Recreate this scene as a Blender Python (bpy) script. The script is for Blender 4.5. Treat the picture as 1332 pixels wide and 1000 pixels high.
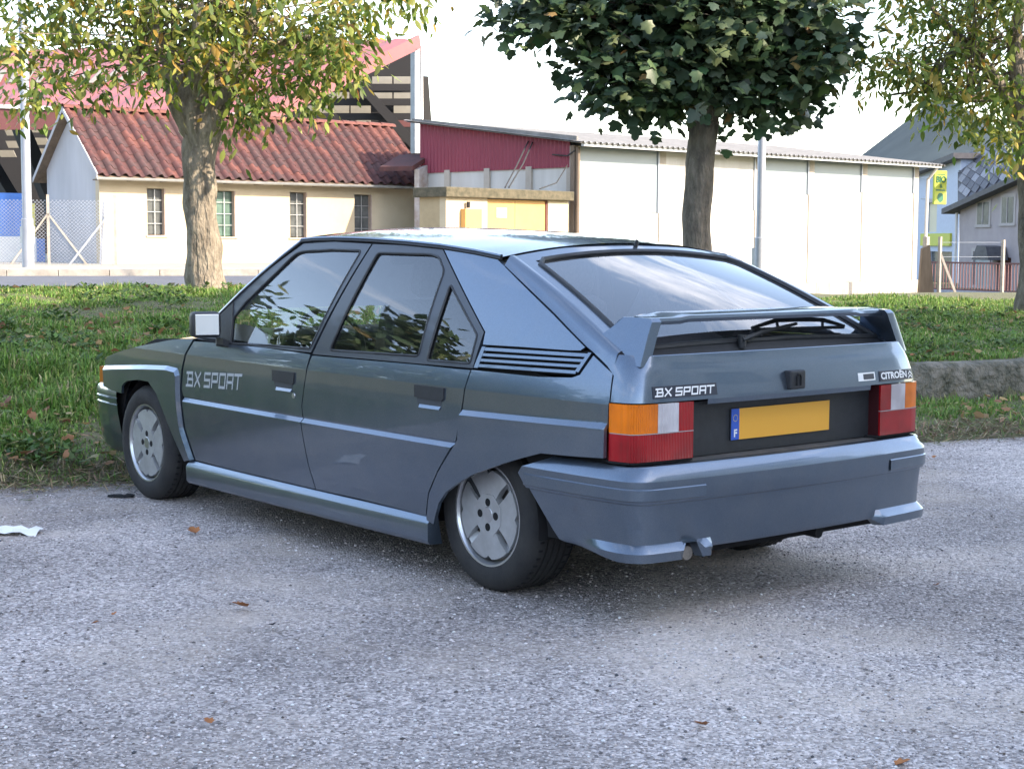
import bpy, bmesh, math, random
import numpy as np
from mathutils import Vector, Matrix
from mathutils.geometry import delaunay_2d_cdt
random.seed(7); rng = np.random.default_rng(7)
R = math.radians
for o in list(bpy.data.objects): bpy.data.objects.remove(o)
scene = bpy.context.scene
col = scene.collection
# ------------------------------------------------------------------ camera
# world frame: origin under the rear axle of the car, +x towards its nose, +y its left side, +z up
IW, IH = 1332, 1000
FPX = 2052.48
CPOS = Vector((-4.51278, 4.28484, 1.28090))
YAW, PITCH, ROLL = R(-39.0212), R(-5.1781), R(0.2479)
cd = Vector((math.cos(PITCH)*math.cos(YAW), math.cos(PITCH)*math.sin(YAW), math.sin(PITCH)))
cr0 = cd.cross(Vector((0, 0, 1))).normalized(); cu0 = cr0.cross(cd)
cr = cr0*math.cos(ROLL) + cu0*math.sin(ROLL); cu = cu0*math.cos(ROLL) - cr0*math.sin(ROLL)
camd = bpy.data.cameras.new('camera'); cam = bpy.data.objects.new('camera', camd); col.objects.link(cam)
m = Matrix((cr, cu, -cd)).transposed().to_4x4(); m.translation = CPOS; cam.matrix_world = m
camd.sensor_fit = 'HORIZONTAL'; camd.sensor_width = 36; camd.lens = 36*FPX/IW
camd.clip_start = 0.05; camd.clip_end = 3000
scene.camera = cam
LAT = Vector((math.sin(YAW), -math.cos(YAW), 0)); DEP = Vector((math.cos(YAW), math.sin(YAW), 0))
# ------------------------------------------------------------------ sky, sun, exposure
SUN_EL = R(30)
sl, sd = 0.88, -0.475
sh = (LAT*sl + DEP*sd).normalized()
SUN = Vector((sh.x*math.cos(SUN_EL), sh.y*math.cos(SUN_EL), math.sin(SUN_EL)))
world = bpy.data.worlds.new('World'); scene.world = world; world.use_nodes = True
wn, wl = world.node_tree.nodes, world.node_tree.links
bg = wn['Background']; bg.inputs['Strength'].default_value = 0.15
sky = wn.new('ShaderNodeTexSky'); sky.sky_type = 'NISHITA'; sky.sun_disc = False
sky.sun_elevation = SUN_EL; sky.sun_rotation = math.atan2(sh.x, sh.y)
sky.altitude = 300; sky.air_density = 1.0; sky.dust_density = 1.0; sky.ozone_density = 1.0
tc = wn.new('ShaderNodeTexCoord'); mp = wn.new('ShaderNodeMapping'); mp.inputs['Scale'].default_value = (1.0, 1.0, 4.5)
nz = wn.new('ShaderNodeTexNoise'); nz.inputs['Scale'].default_value = 2.1; nz.inputs['Detail'].default_value = 7; nz.inputs['Roughness'].default_value = .6
rp = wn.new('ShaderNodeValToRGB'); rp.color_ramp.elements[0].position = .55; rp.color_ramp.elements[1].position = .85
rp.color_ramp.elements[1].color = (.75, .75, .75, 1)
mx = wn.new('ShaderNodeMix'); mx.data_type = 'RGBA'; mx.inputs['B'].default_value = (8.5, 8.9, 9.6, 1)
wl.new(tc.outputs['Generated'], mp.inputs['Vector']); wl.new(mp.outputs['Vector'], nz.inputs['Vector'])
wl.new(nz.outputs['Fac'], rp.inputs['Fac']); wl.new(rp.outputs['Color'], mx.inputs['Factor'])
wl.new(sky.outputs['Color'], mx.inputs['A']); wl.new(mx.outputs['Result'], bg.inputs['Color'])
sund = bpy.data.lights.new('sun', 'SUN'); sund.energy = 2.0; sund.angle = R(.5); sund.color = (1.0, .93, .82)
sun = bpy.data.objects.new('sun', sund); col.objects.link(sun); sun.location = (0, 0, 60)
sun.rotation_mode = 'QUATERNION'; sun.rotation_quaternion = SUN.to_track_quat('Z', 'Y')
scene.render.engine = 'CYCLES'
scene.view_settings.view_transform = 'Standard'; scene.view_settings.look = 'None'
scene.view_settings.exposure = 2.35; scene.view_settings.gamma = 1; scene.view_settings.use_curve_mapping = False
scene.view_settings.use_white_balance = True; scene.view_settings.white_balance_temperature = 7600; scene.view_settings.white_balance_tint = 14
scene.cycles.max_bounces = 8; scene.cycles.transparent_max_bounces = 16

# ------------------------------------------------------------------ helpers
def ray(px, py): return cd + cr*((px-IW/2)/FPX) - cu*((py-IH/2)/FPX)
def at(px, py, D):                       # point seen at a pixel, D metres ahead of the camera
    v = ray(px, py); return CPOS + v*(D/v.dot(DEP))
def wp(lat, D, z): p = Vector((CPOS.x, CPOS.y, 0)) + LAT*lat + DEP*D; p.z = z; return p
def latD(p): q = Vector((p[0]-CPOS.x, p[1]-CPOS.y, 0)); return q.dot(LAT), q.dot(DEP)
def on_z(px, py, z): v = ray(px, py); return CPOS + v*((z-CPOS.z)/v.z)
def tag(o, label=None, cat=None, group=None, kind=None):
    if label: o['label'] = label
    if cat: o['category'] = cat
    if group: o['group'] = group
    if kind: o['kind'] = kind
    return o
def empty(name, loc=(0, 0, 0), rz=0.0, parent=None):
    o = bpy.data.objects.new(name, None); col.objects.link(o); o.location = loc; o.rotation_euler = (0, 0, rz)
    o.empty_display_size = .1
    if parent: o.parent = parent
    return o
def link(name, me, mat=None, parent=None):
    o = bpy.data.objects.new(name, me); col.objects.link(o)
    if mat is not None and not me.materials: me.materials.append(mat)
    if parent: o.parent = parent
    return o
def sharp(me, ang=35):
    bm = bmesh.new(); bm.from_mesh(me)
    for f in bm.faces: f.smooth = True
    c = R(ang)
    for e in bm.edges:
        e.smooth = not (len(e.link_faces) == 2 and e.calc_face_angle(0) > c)
    bm.to_mesh(me); bm.free()
class MB:
    """collects shapes, build() links them as ONE mesh object"""
    def __init__(s): s.v = []; s.f = []; s.M = Matrix.Identity(4)
    def add(s, v, f):
        n = len(s.v); s.v += [s.M @ Vector(p) for p in v]; s.f += [tuple(i+n for i in q) for q in f]; return s
    def box(s, a, b, bev=0):
        x0, y0, z0 = a; x1, y1, z1 = b
        if bev <= 0:
            return s.add([(x0,y0,z0),(x1,y0,z0),(x1,y1,z0),(x0,y1,z0),(x0,y0,z1),(x1,y0,z1),(x1,y1,z1),(x0,y1,z1)],
              [(0,3,2,1),(4,5,6,7),(0,1,5,4),(1,2,6,5),(2,3,7,6),(3,0,4,7)])
        bm = bmesh.new(); bmesh.ops.create_cube(bm, size=1)
        for v in bm.verts: v.co = Vector(((x0+x1)/2+v.co.x*(x1-x0), (y0+y1)/2+v.co.y*(y1-y0), (z0+z1)/2+v.co.z*(z1-z0)))
        bmesh.ops.bevel(bm, geom=list(bm.edges), offset=bev, segments=2, affect='EDGES', profile=.5)
        bm.verts.index_update(); r = s.add([v.co[:] for v in bm.verts], [[v.index for v in f.verts] for f in bm.faces]); bm.free(); return r
    def tube(s, pts, r, n=8, cap=True):
        pts = [Vector(p) for p in pts]; rr = r if hasattr(r, '__len__') else [r]*len(pts)
        V = []; F = []; up = None
        for i, p in enumerate(pts):
            t = (pts[min(i+1, len(pts)-1)]-pts[max(i-1, 0)]).normalized()
            if up is None: up = Vector((0, 0, 1)) if abs(t.z) < .9 else Vector((1, 0, 0))
            a = t.cross(up).normalized(); b = a.cross(t).normalized(); up = b
            for k in range(n):
                w = 2*math.pi*k/n; V.append(p+(a*math.cos(w)+b*math.sin(w))*rr[i])
        for i in range(len(pts)-1):
            for k in range(n):
                k2 = (k+1) % n; F.append((i*n+k, i*n+k2, (i+1)*n+k2, (i+1)*n+k))
        if cap: F.append(tuple(range(n))); F.append(tuple(range((len(pts)-1)*n+n-1, (len(pts)-1)*n-1, -1)))
        return s.add(V, F)
    def bar(s, a, b, w, h=None, up=(0, 0, 1)):
        a, b = Vector(a), Vector(b); h = h or w; t = (b-a).normalized(); up = Vector(up)
        if abs(t.dot(up)) > .95: up = Vector((1, 0, 0))
        x = t.cross(up).normalized()*w/2; y = x.cross(t).normalized()*h/2
        V = [p+i*x+j*y for p in (a, b) for i, j in ((-1,-1),(1,-1),(1,1),(-1,1))]
        return s.add(V, [(0,3,2,1),(4,5,6,7),(0,1,5,4),(1,2,6,5),(2,3,7,6),(3,0,4,7)])
    def prism(s, poly, ext):                # polygon of 3D points extruded by a vector
        poly = [Vector(p) for p in poly]; n = len(poly); e = Vector(ext)
        V = poly+[p+e for p in poly]
        F = [tuple(range(n)), tuple(range(2*n-1, n-1, -1))]+[(i, i+n, (i+1) % n+n, (i+1) % n) for i in range(n)]
        return s.add(V, F)
    def grid(s, P):                          # rows of points
        h, w = len(P), len(P[0]); V = [p for r_ in P for p in r_]
        return s.add(V, [(i*w+j, i*w+j+1, (i+1)*w+j+1, (i+1)*w+j) for i in range(h-1) for j in range(w-1)])
    def lathe(s, prof, n=48, axis='y'):      # profile of (radius, axial)
        V = []; F = []; k = len(prof)
        for i in range(n):
            a = 2*math.pi*i/n; c_, s_ = math.cos(a), math.sin(a)
            for r_, h in prof: V.append((r_*c_, h, r_*s_) if axis == 'y' else (r_*c_, r_*s_, h))
        for i in range(n):
            j = (i+1) % n
            for q in range(k-1): F.append((i*k+q, i*k+q+1, j*k+q+1, j*k+q))
        return s.add(V, F)
    def mesh(s, name, smooth=None):
        me = bpy.data.meshes.new(name); me.from_pydata([tuple(p) for p in s.v], [], s.f); me.validate()
        bm = bmesh.new(); bm.from_mesh(me); bmesh.ops.recalc_face_normals(bm, faces=bm.faces); bm.to_mesh(me); bm.free()
        if smooth: sharp(me, smooth)
        return me
    def build(s, name, mat, parent=None, smooth=None): return link(name, s.mesh(name, smooth), mat, parent)
def big_mesh(name, V, F, cols=None):         # numpy: V (n,3), F (m,k)
    me = bpy.data.meshes.new(name); V = np.asarray(V, np.float32); F = np.asarray(F, np.int32)
    me.vertices.add(len(V)); me.vertices.foreach_set('co', V.ravel())
    k = F.shape[1]; me.loops.add(F.size); me.loops.foreach_set('vertex_index', F.ravel())
    me.polygons.add(len(F)); me.polygons.foreach_set('loop_start', np.arange(0, F.size, k, dtype=np.int32))
    try: me.polygons.foreach_set('loop_total', np.full(len(F), k, np.int32))
    except Exception: pass
    me.update(calc_edges=True)
    if cols is not None:
        a = me.color_attributes.new('Col', 'FLOAT_COLOR', 'POINT'); a.data.foreach_set('color', np.asarray(cols, np.float32).ravel())
    return me
def lerp(a, b, t): return a+(b-a)*t
def pchip(xs, ys):                           # monotone cubic
    xs = np.array(xs, float); ys = np.array(ys, float); h = np.diff(xs); dl = np.diff(ys)/h
    mm = np.zeros(len(xs)); mm[0] = dl[0]; mm[-1] = dl[-1]
    for i in range(1, len(xs)-1):
        if dl[i-1]*dl[i] > 0:
            w1 = 2*h[i]+h[i-1]; w2 = h[i]+2*h[i-1]; mm[i] = (w1+w2)/(w1/dl[i-1]+w2/dl[i])
    def f(x):
        if x <= xs[0]: return float(ys[0]+mm[0]*(x-xs[0]))
        if x >= xs[-1]: return float(ys[-1]+mm[-1]*(x-xs[-1]))
        i = int(np.searchsorted(xs, x)-1); t = (x-xs[i])/h[i]
        return float(ys[i]*(1+2*t)*(1-t)**2+h[i]*mm[i]*t*(1-t)**2+ys[i+1]*t*t*(3-2*t)+h[i]*mm[i+1]*t*t*(t-1))
    return f
def interp(xs, ys):
    return lambda x: float(np.interp(x, xs, ys))

# ------------------------------------------------------------------ materials
def nodes(name):
    mt = bpy.data.materials.new(name); mt.use_nodes = True; return mt, mt.node_tree.nodes, mt.node_tree.links, mt.node_tree.nodes['Principled BSDF']
def simple(name, c, rough=.6, metal=0.0, coat=0.0, var=0.0, scale=6.0, bump=0.0, bscale=40.0, spec=.5, c2=None, detail=6.0, stretch=None, bdist=.02):
    """principled with a noise-mottled colour and fine relief"""
    mt, n, l, b = nodes(name)
    b.inputs['Roughness'].default_value = rough; b.inputs['Metallic'].default_value = metal
    b.inputs['Coat Weight'].default_value = coat; b.inputs['Coat Roughness'].default_value = .04; b.inputs['Specular IOR Level'].default_value = spec
    b.inputs['Base Color'].default_value = (*c, 1)
    if var or c2 is not None or bump:
        t = n.new('ShaderNodeTexCoord'); src = t.outputs['Object']
        if stretch:
            mpg = n.new('ShaderNodeMapping'); mpg.inputs['Scale'].default_value = stretch; l.new(src, mpg.inputs['Vector']); src = mpg.outputs['Vector']
    if var or c2 is not None:
        z = n.new('ShaderNodeTexNoise'); z.inputs['Scale'].default_value = scale; z.inputs['Detail'].default_value = detail; z.inputs['Roughness'].default_value = .65
        l.new(src, z.inputs['Vector']); r_ = n.new('ShaderNodeValToRGB')
        r_.color_ramp.elements[0].position = .32; r_.color_ramp.elements[1].position = .68
        lo = c2 if c2 is not None else tuple(x*(1-var) for x in c)
        hi = c if c2 is not None else tuple(min(1, x*(1+var)) for x in c)
        r_.color_ramp.elements[0].color = (*lo, 1); r_.color_ramp.elements[1].color = (*hi, 1)
        l.new(z.outputs['Fac'], r_.inputs['Fac']); l.new(r_.outputs['Color'], b.inputs['Base Color'])
    if bump and bdist is not None or bump:
        z2 = n.new('ShaderNodeTexNoise'); z2.inputs['Scale'].default_value = bscale; z2.inputs['Detail'].default_value = 5; l.new(src, z2.inputs['Vector'])
        bp = n.new('ShaderNodeBump'); bp.inputs['Strength'].default_value = bump; bp.inputs['Distance'].default_value = bdist
        l.new(z2.outputs['Fac'], bp.inputs['Height']); l.new(bp.outputs['Normal'], b.inputs['Normal'])
    return mt
def glass(name, tint, ior=1.5, refl=1.0, dirt=.0):
    mt, n, l, b = nodes(name); n.remove(b); out = n['Material Output']
    tr = n.new('ShaderNodeBsdfTransparent'); tr.inputs['Color'].default_value = (*tint, 1)
    gl = n.new('ShaderNodeBsdfGlossy'); gl.inputs['Roughness'].default_value = .015
    fr = n.new('ShaderNodeFresnel'); fr.inputs['IOR'].default_value = ior
    ml = n.new('ShaderNodeMath'); ml.operation = 'MULTIPLY'; ml.use_clamp = True; ml.inputs[1].default_value = refl
    mx_ = n.new('ShaderNodeMixShader'); l.new(fr.outputs[0], ml.inputs[0]); l.new(ml.outputs[0], mx_.inputs[0])
    l.new(tr.outputs[0], mx_.inputs[1]); l.new(gl.outputs[0], mx_.inputs[2])
    if dirt:
        df = n.new('ShaderNodeBsdfDiffuse'); df.inputs['Color'].default_value = (.55, .53, .5, 1)
        t = n.new('ShaderNodeTexCoord'); z = n.new('ShaderNodeTexNoise'); z.inputs['Scale'].default_value = 5; z.inputs['Detail'].default_value = 8
        l.new(t.outputs['Object'], z.inputs['Vector']); mr = n.new('ShaderNodeMapRange'); mr.inputs['From Min'].default_value = .3; mr.inputs['From Max'].default_value = .8
        mr.inputs['To Max'].default_value = dirt; l.new(z.outputs['Fac'], mr.inputs['Value'])
        m3 = n.new('ShaderNodeMixShader'); l.new(mr.outputs[0], m3.inputs[0]); l.new(mx_.outputs[0], m3.inputs[1]); l.new(df.outputs[0], m3.inputs[2]); mx_ = m3
    l.new(mx_.outputs[0], out.inputs['Surface']); return mt
def leafy(name, transl=.35, rough=.5, spec=.4):  # colour from the mesh's own colour attribute
    mt, n, l, b = nodes(name); out = n['Material Output']
    a = n.new('ShaderNodeAttribute'); a.attribute_name = 'Col'
    l.new(a.outputs['Color'], b.inputs['Base Color']); b.inputs['Roughness'].default_value = rough; b.inputs['Specular IOR Level'].default_value = spec
    tl = n.new('ShaderNodeBsdfTranslucent'); l.new(a.outputs['Color'], tl.inputs['Color'])
    mx_ = n.new('ShaderNodeMixShader'); mx_.inputs[0].default_value = transl
    l.new(b.outputs[0], mx_.inputs[1]); l.new(tl.outputs[0], mx_.inputs[2]); l.new(mx_.outputs[0], out.inputs['Surface']); return mt
# ================================================================== THE SETTING: ground
def dtoe(lat): return 9.15+.418*lat
hl = pchip([-1, 0, 1, 2, 3, 4.5, 7, 9, 12, 16, 21, 30, 60, 400], [-.12, .0, .19, .36, .47, .57, .72, .74, .62, .55, .50, .42, .3, 0])
hr_lo = pchip([-1, 0, 1.86], [-.12, .01, .05])
hr_hi = pchip([1.86, 4, 7, 10, 14, 22, 34, 60, 400], [.33, .40, .49, .53, .44, .14, -.42, -.7, -1.5])
def smooth(t): t = min(1, max(0, t)); return t*t*(3-2*t)
from mathutils import noise as mnoise
def nz2(x, y, s=1.0): return mnoise.noise(Vector((x*s, y*s, 3.7)))
def height(lat, D):
    e = D-dtoe(max(-14, min(lat, 14)))
    if e < -1.2: return -.12
    e2 = e+.18*nz2(lat, D, 1.3)*smooth((e+1.5)/1.5)
    a = hl(e2); b = hr_lo(e) if e < 1.86 else hr_hi(e)
    t = smooth((lat-1.2-max(0, e-2)*.10)/1.6)
    if e > 14: t = smooth((lat+4)/9)
    h = lerp(a, b, t)
    if e > .3: h += (.035*nz2(lat, D, 1.1)+.02*nz2(lat, D, 3.1))*smooth((e-.3)/1.0)*smooth((26-e)/10)
    return h
lats = np.unique(np.concatenate([np.linspace(-900, -20, 14), np.linspace(-20, -7, 27), np.linspace(-7, 8, 121), np.linspace(8, 20, 25), np.linspace(20, 900, 14)]))
deps = np.unique(np.concatenate([np.linspace(-900, -20, 10), np.linspace(-20, 4, 9), np.linspace(4, 7, 7), np.linspace(7, 20, 131), np.linspace(20, 32, 41), np.linspace(32, 80, 25), np.linspace(80, 1200, 12)]))
M_soil = simple('soil_and_turf', (.15, .17, .07), .95, var=0, c2=(.15, .125, .075), scale=26, bump=1.0, bscale=60, detail=10, bdist=.04)
gm = MB(); gm.grid([[wp(a, d, height(a, d)) for a in lats] for d in deps])
ground = gm.build('ground', M_soil, smooth=180); tag(ground, kind='structure')
# gravel car park
def gravel_mat():
    mt, n, l, b = nodes('gravel'); b.inputs['Roughness'].default_value = .9; b.inputs['Specular IOR Level'].default_value = .25
    t = n.new('ShaderNodeTexCoord')
    def vor(scale, feat='F1'):
        v = n.new('ShaderNodeTexVoronoi'); v.inputs['Scale'].default_value = scale; v.feature = feat; l.new(t.outputs['Object'], v.inputs['Vector']); return v
    v1 = vor(105); v2 = vor(48)
    rr = n.new('ShaderNodeValToRGB'); rr.color_ramp.interpolation = 'LINEAR'
    for p, c in ((0, (.09, .080, .076, 1)), (.2, (.265, .232, .222, 1)), (.6, (.475, .42, .40, 1)), (1, (.95, .86, .83, 1))):
        if p in (0, 1): e_ = rr.color_ramp.elements[0 if p == 0 else -1]
        else: e_ = rr.color_ramp.elements.new(p)
        e_.color = c; e_.position = p
    sp = n.new('ShaderNodeSeparateColor'); l.new(v1.outputs['Color'], sp.inputs[0]); l.new(sp.outputs[0], rr.inputs['Fac'])
    rr2 = n.new('ShaderNodeValToRGB'); rr2.color_ramp.elements[0].color = (.20, .176, .168, 1); rr2.color_ramp.elements[1].color = (.61, .545, .52, 1)
    sp2 = n.new('ShaderNodeSeparateColor'); l.new(v2.outputs['Color'], sp2.inputs[0]); l.new(sp2.outputs[1], rr2.inputs['Fac'])
    mA = n.new('ShaderNodeMix'); mA.data_type = 'RGBA'; mA.inputs['Factor'].default_value = .4
    l.new(rr.outputs['Color'], mA.inputs['A']); l.new(rr2.outputs['Color'], mA.inputs['B'])
    # sandy / worn patches
    z = n.new('ShaderNodeTexNoise'); z.inputs['Scale'].default_value = .85; z.inputs['Detail'].default_value = 6; z.inputs['Roughness'].default_value = .62; l.new(t.outputs['Object'], z.inputs['Vector'])
    r3 = n.new('ShaderNodeValToRGB'); r3.color_ramp.elements[0].position = .46; r3.color_ramp.elements[1].position = .66; r3.color_ramp.elements[1].color = (.75, .75, .75, 1)
    l.new(z.outputs['Fac'], r3.inputs['Fac'])
    mB = n.new('ShaderNodeMix'); mB.data_type = 'RGBA'; mB.inputs['B'].default_value = (.62, .52, .445, 1)
    l.new(r3.outputs['Color'], mB.inputs['Factor']); l.new(mA.outputs['Result'], mB.inputs['A'])
    z4 = n.new('ShaderNodeTexNoise'); z4.inputs['Scale'].default_value = .6; z4.inputs['Detail'].default_value = 4; l.new(t.outputs['Object'], z4.inputs['Vector'])
    r4 = n.new('ShaderNodeMapRange'); r4.inputs['From Min'].default_value = .40; r4.inputs['From Max'].default_value = .60; r4.inputs['To Min'].default_value = .72; r4.inputs['To Max'].default_value = 1.16
    l.new(z4.outputs['Fac'], r4.inputs['Value'])
    mC = n.new('ShaderNodeMix'); mC.data_type = 'RGBA'; mC.blend_type = 'MULTIPLY'; mC.inputs['Factor'].default_value = 1
    l.new(mB.outputs['Result'], mC.inputs['A']); l.new(r4.outputs['Result'], mC.inputs['B'])
    l.new(mC.outputs['Result'], b.inputs['Base Color'])
    bp = n.new('ShaderNodeBump'); bp.inputs['Strength'].default_value = .9; bp.inputs['Distance'].default_value = .012; bp.invert = True
    l.new(v1.outputs['Distance'], bp.inputs['Height']); l.new(bp.outputs['Normal'], b.inputs['Normal'])
    return mt
M_gravel = gravel_mat()
cp = MB(); la = np.linspace(-40, 40, 161)
cp.grid([[wp(a, lerp(-30, dtoe(max(-14, min(a, 14)))+.75, t), .012*nz2(a, t*25, .5)*(1 if t < .97 else 0)) for a in la] for t in np.linspace(0, 1, 60)])
park = cp.build('car_park', M_gravel, smooth=180); tag(park, kind='structure')
def zpark(lat, D):
    return .012*nz2(lat, (D+30)/(dtoe(max(-14, min(lat, 14)))+30.75)*25, .5)
# loose stones lying on the gravel
def scatter_stones(n):
    icos = [(0, 0, 1), (.9, 0, .1), (.25, .85, .15), (-.75, .5, 0), (-.7, -.55, .1), (.3, -.85, 0), (0, 0, -.6)]
    fc = [(0, 1, 2), (0, 2, 3), (0, 3, 4), (0, 4, 5), (0, 5, 1), (6, 2, 1), (6, 3, 2), (6, 4, 3), (6, 5, 4), (6, 1, 5)]
    base = np.array(icos); fb = np.array(fc)
    D = 3.3+rng.random(n)**1.7*7.0; la_ = (rng.random(n)*2-1)*D*.36
    s = .0025+.006*rng.random(n)**4; keep = np.array([D[i] < dtoe(la_[i])+.3 for i in range(n)])
    D, la_, s = D[keep], la_[keep], s[keep]; n = len(D)
    ang = rng.random(n)*6.28; sc = np.stack([s*(.7+.6*rng.random(n)), s*(.7+.6*rng.random(n)), s*(.45+.35*rng.random(n))], 1)
    v = base[None]*sc[:, None, :]; c, sn = np.cos(ang)[:, None], np.sin(ang)[:, None]
    x = v[..., 0]*c-v[..., 1]*sn; y = v[..., 0]*sn+v[..., 1]*c
    P = np.array([wp(la_[i], D[i], zpark(la_[i], D[i])) for i in range(n)])
    V = np.stack([x+P[:, None, 0], y+P[:, None, 1], v[..., 2]+P[:, None, 2]+sc[:, None, 2]*.3], -1).reshape(-1, 3)
    F = (fb[None]+np.arange(n)[:, None, None]*7).reshape(-1, 3)
    g = np.clip(rng.normal(.48, .19, n), .08, .9); tint = rng.normal(0, .012, (n, 1))
    colr = np.concatenate([g[:, None]*1.07+tint, g[:, None]*.97, g[:, None]*.96-tint, np.ones((n, 1))], 1).clip(.02, .8)
    return big_mesh('loose_stones', V, F, np.repeat(colr, 7, 0))
M_stone = leafy('loose_stone', 0, .85, .3)
st = link('loose_stones', scatter_stones(42000), M_stone); tag(st, 'small loose grey stones scattered over the gravel car park', 'gravel', kind='stuff')
# ---- road beyond the bank with kerb and pavement (left)
M_asph = simple('asphalt', (.10, .105, .12), .85, var=.2, scale=3, bump=.3, bscale=120)
M_kerb = simple('kerb_concrete', (.30, .28, .25), .9, var=.25, scale=4, bump=.4)
M_pave = simple('pavement_grit', (.33, .31, .26), .95, var=.2, scale=3, bump=.4)
def strip(name, mat, d0, d1, z, la0, la1, slope, thick=.0):
    P = []
    for d in np.linspace(d0, d1, 4):
        P.append([wp(a, d+slope*(a+9), z) for a in np.linspace(la0, la1, 30)])
    mb = MB(); mb.grid(P)
    if thick:
        mb = MB(); a0, a1 = wp(la0, d0+slope*(la0+9), z-thick), wp(la1, d0+slope*(la1+9), z-thick)
        b0, b1 = wp(la0, d1+slope*(la0+9), z-thick), wp(la1, d1+slope*(la1+9), z-thick)
        mb.prism([a0, a1, b1, b0], (0, 0, thick))
    o = mb.build(name, mat); tag(o, kind='structure'); return o
strip('road', M_asph, 22.6, 29.5, .60, -40, 1.5, .25)
M_joint = simple('joint_dark', (.08, .075, .07), .95)
kerb = empty('kerb', wp(-9, 29.6, 0)); tag(kerb, kind='structure'); kerb.location = (0, 0, 0)
for i in range(26):
    a0 = -22+i*.9; mb = MB(); a1 = a0+.885
    mb.prism([wp(a0, 29.5+.25*(a0+9), .5), wp(a1, 29.5+.25*(a1+9), .5), wp(a1, 29.75+.25*(a1+9), .5), wp(a0, 29.75+.25*(a0+9), .5)], (0, 0, .215+.008*random.random()))
    mb.build('kerbstone', M_kerb, kerb)
strip('pavement', M_pave, 29.76, 42, .70, -40, 1.2, .25)
# ---- hills all round
M_hill = simple('wooded_hill', (.055, .075, .085), 1.0, c2=(.035, .05, .06), scale=.02, spec=.1)  # bluish tone puts distance haze into the base colour
hm = MB(); rows = []
for j in range(9):
    row = []
    for i in range(121):
        az = 2*math.pi*i/120                        # 0 = straight ahead, + to the right
        a = math.degrees((az+math.pi) % (2*math.pi)-math.pi)
        el = 5.5+4.0*math.cos(az-math.pi*1.15)+1.6*math.sin(3*az+1)+1.0*math.sin(7*az)+.6*math.sin(13*az+2)
        if abs(a) < 26: el = min(el, 2.4)
        el += 2.9*math.exp(-((a-15.3)/2.6)**2)+1.2*math.exp(-((a+2.6)/1.8)**2)
        t = j/8; rad = 520+360*t; z = -3+math.tan(R(max(el, 1)))*880*smooth(t*1.0)
        z += 10*mnoise.noise(Vector((i*.5, j*.7, 0)))*t*.6
        row.append(wp(rad*math.sin(az), rad*math.cos(az), z))
    rows.append(row)
hm.grid(rows); hills = hm.build('hills', M_hill, smooth=180); tag(hills, kind='structure')
# ================================================================== BUILDINGS
class Frame:
    """a thing's base frame from two ground points: local x along the front, y to the back, z up"""
    def __init__(s, p0, p1, z0):
        s.o = Vector((p0[0], p0[1], z0)); u = Vector((p1[0]-p0[0], p1[1]-p0[1], 0)); s.L = u.length; s.u = u.normalized()
        s.b = Vector((0, 0, 1)).cross(s.u); s.rz = math.atan2(s.u.y, s.u.x)
    def hit(s, px, py, y=0.0):               # pixel -> local x, z on the plane at local y
        v = ray(px, py); t = ((s.o+s.b*y)-CPOS).dot(s.b)/v.dot(s.b); p = CPOS+v*t-s.o
        return p.dot(s.u), p.z
    def root(s, name, label, cat, group=None):
        e = empty(name, s.o, s.rz); tag(e, label, cat, group); return e
def wall_open(mb, x0, x1, z0, z1, y0, y1, holes):
    xs = sorted({x0, x1, *[h[0] for h in holes], *[h[1] for h in holes]}); zs = sorted({z0, z1, *[h[2] for h in holes], *[h[3] for h in holes]})
    for i in range(len(xs)-1):
        for j in range(len(zs)-1):
            cx, cz = (xs[i]+xs[i+1])/2, (zs[j]+zs[j+1])/2
            if any(h[0] < cx < h[1] and h[2] < cz < h[3] for h in holes): continue
            mb.box((xs[i], y0, zs[j]), (xs[i+1], y1, zs[j+1]))
def clean(mb_obj):                            # weld the cells of a pierced wall and drop the inner faces
    bm = bmesh.new(); bm.from_mesh(mb_obj.data); bmesh.ops.remove_doubles(bm, verts=bm.verts, dist=1e-4)
    seen = {}
    for f in bm.faces: seen.setdefault(tuple(sorted(v.index for v in f.verts)), []).append(f)
    dead = [f for fs in seen.values() if len(fs) > 1 for f in fs]
    bmesh.ops.delete(bm, geom=dead, context='FACES'); bmesh.ops.recalc_face_normals(bm, faces=bm.faces); bm.to_mesh(mb_obj.data); bm.free(); return mb_obj
M_cream = simple('cream_render', (.56, .48, .345), .95, c2=(.47, .39, .27), scale=.8, bump=.15, bscale=30)
M_greyr = simple('grey_render', (.42, .42, .43), .95, var=.12, scale=1.2, bump=.15, stretch=(1, 1, .2))
M_tile = simple('terracotta', (.115, .042, .038), .88, c2=(.062, .031, .031), scale=3.5, bump=.25, bscale=25)
M_tile2 = simple('terracotta_dark', (.095, .044, .042), .9, c2=(.055, .036, .036), scale=4, bump=.25, bscale=25)
M_tile3 = simple('terracotta_bright', (.165, .058, .045), .86, c2=(.10, .042, .037), scale=4, bump=.25, bscale=25)
M_zinc = simple('zinc_gutter', (.42, .44, .45), .45, metal=.5, var=.15, scale=5)
M_wood = simple('weathered_wood', (.16, .12, .09), .9, var=.3, scale=6, stretch=(1, 1, .15))
M_dark = simple('dark_void', (.02, .02, .022), .9)
M_pane = simple('dull_pane', (.10, .11, .11), .18, spec=.6, var=.3, scale=4)
M_panegreen = simple('green_pane', (.09, .15, .125), .2, spec=.6, var=.3, scale=4)
M_bars = simple('white_bars', (.62, .6, .57), .6)
M_reveal = simple('reveal_pinkish', (.42, .33, .28), .9, var=.15)
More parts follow.
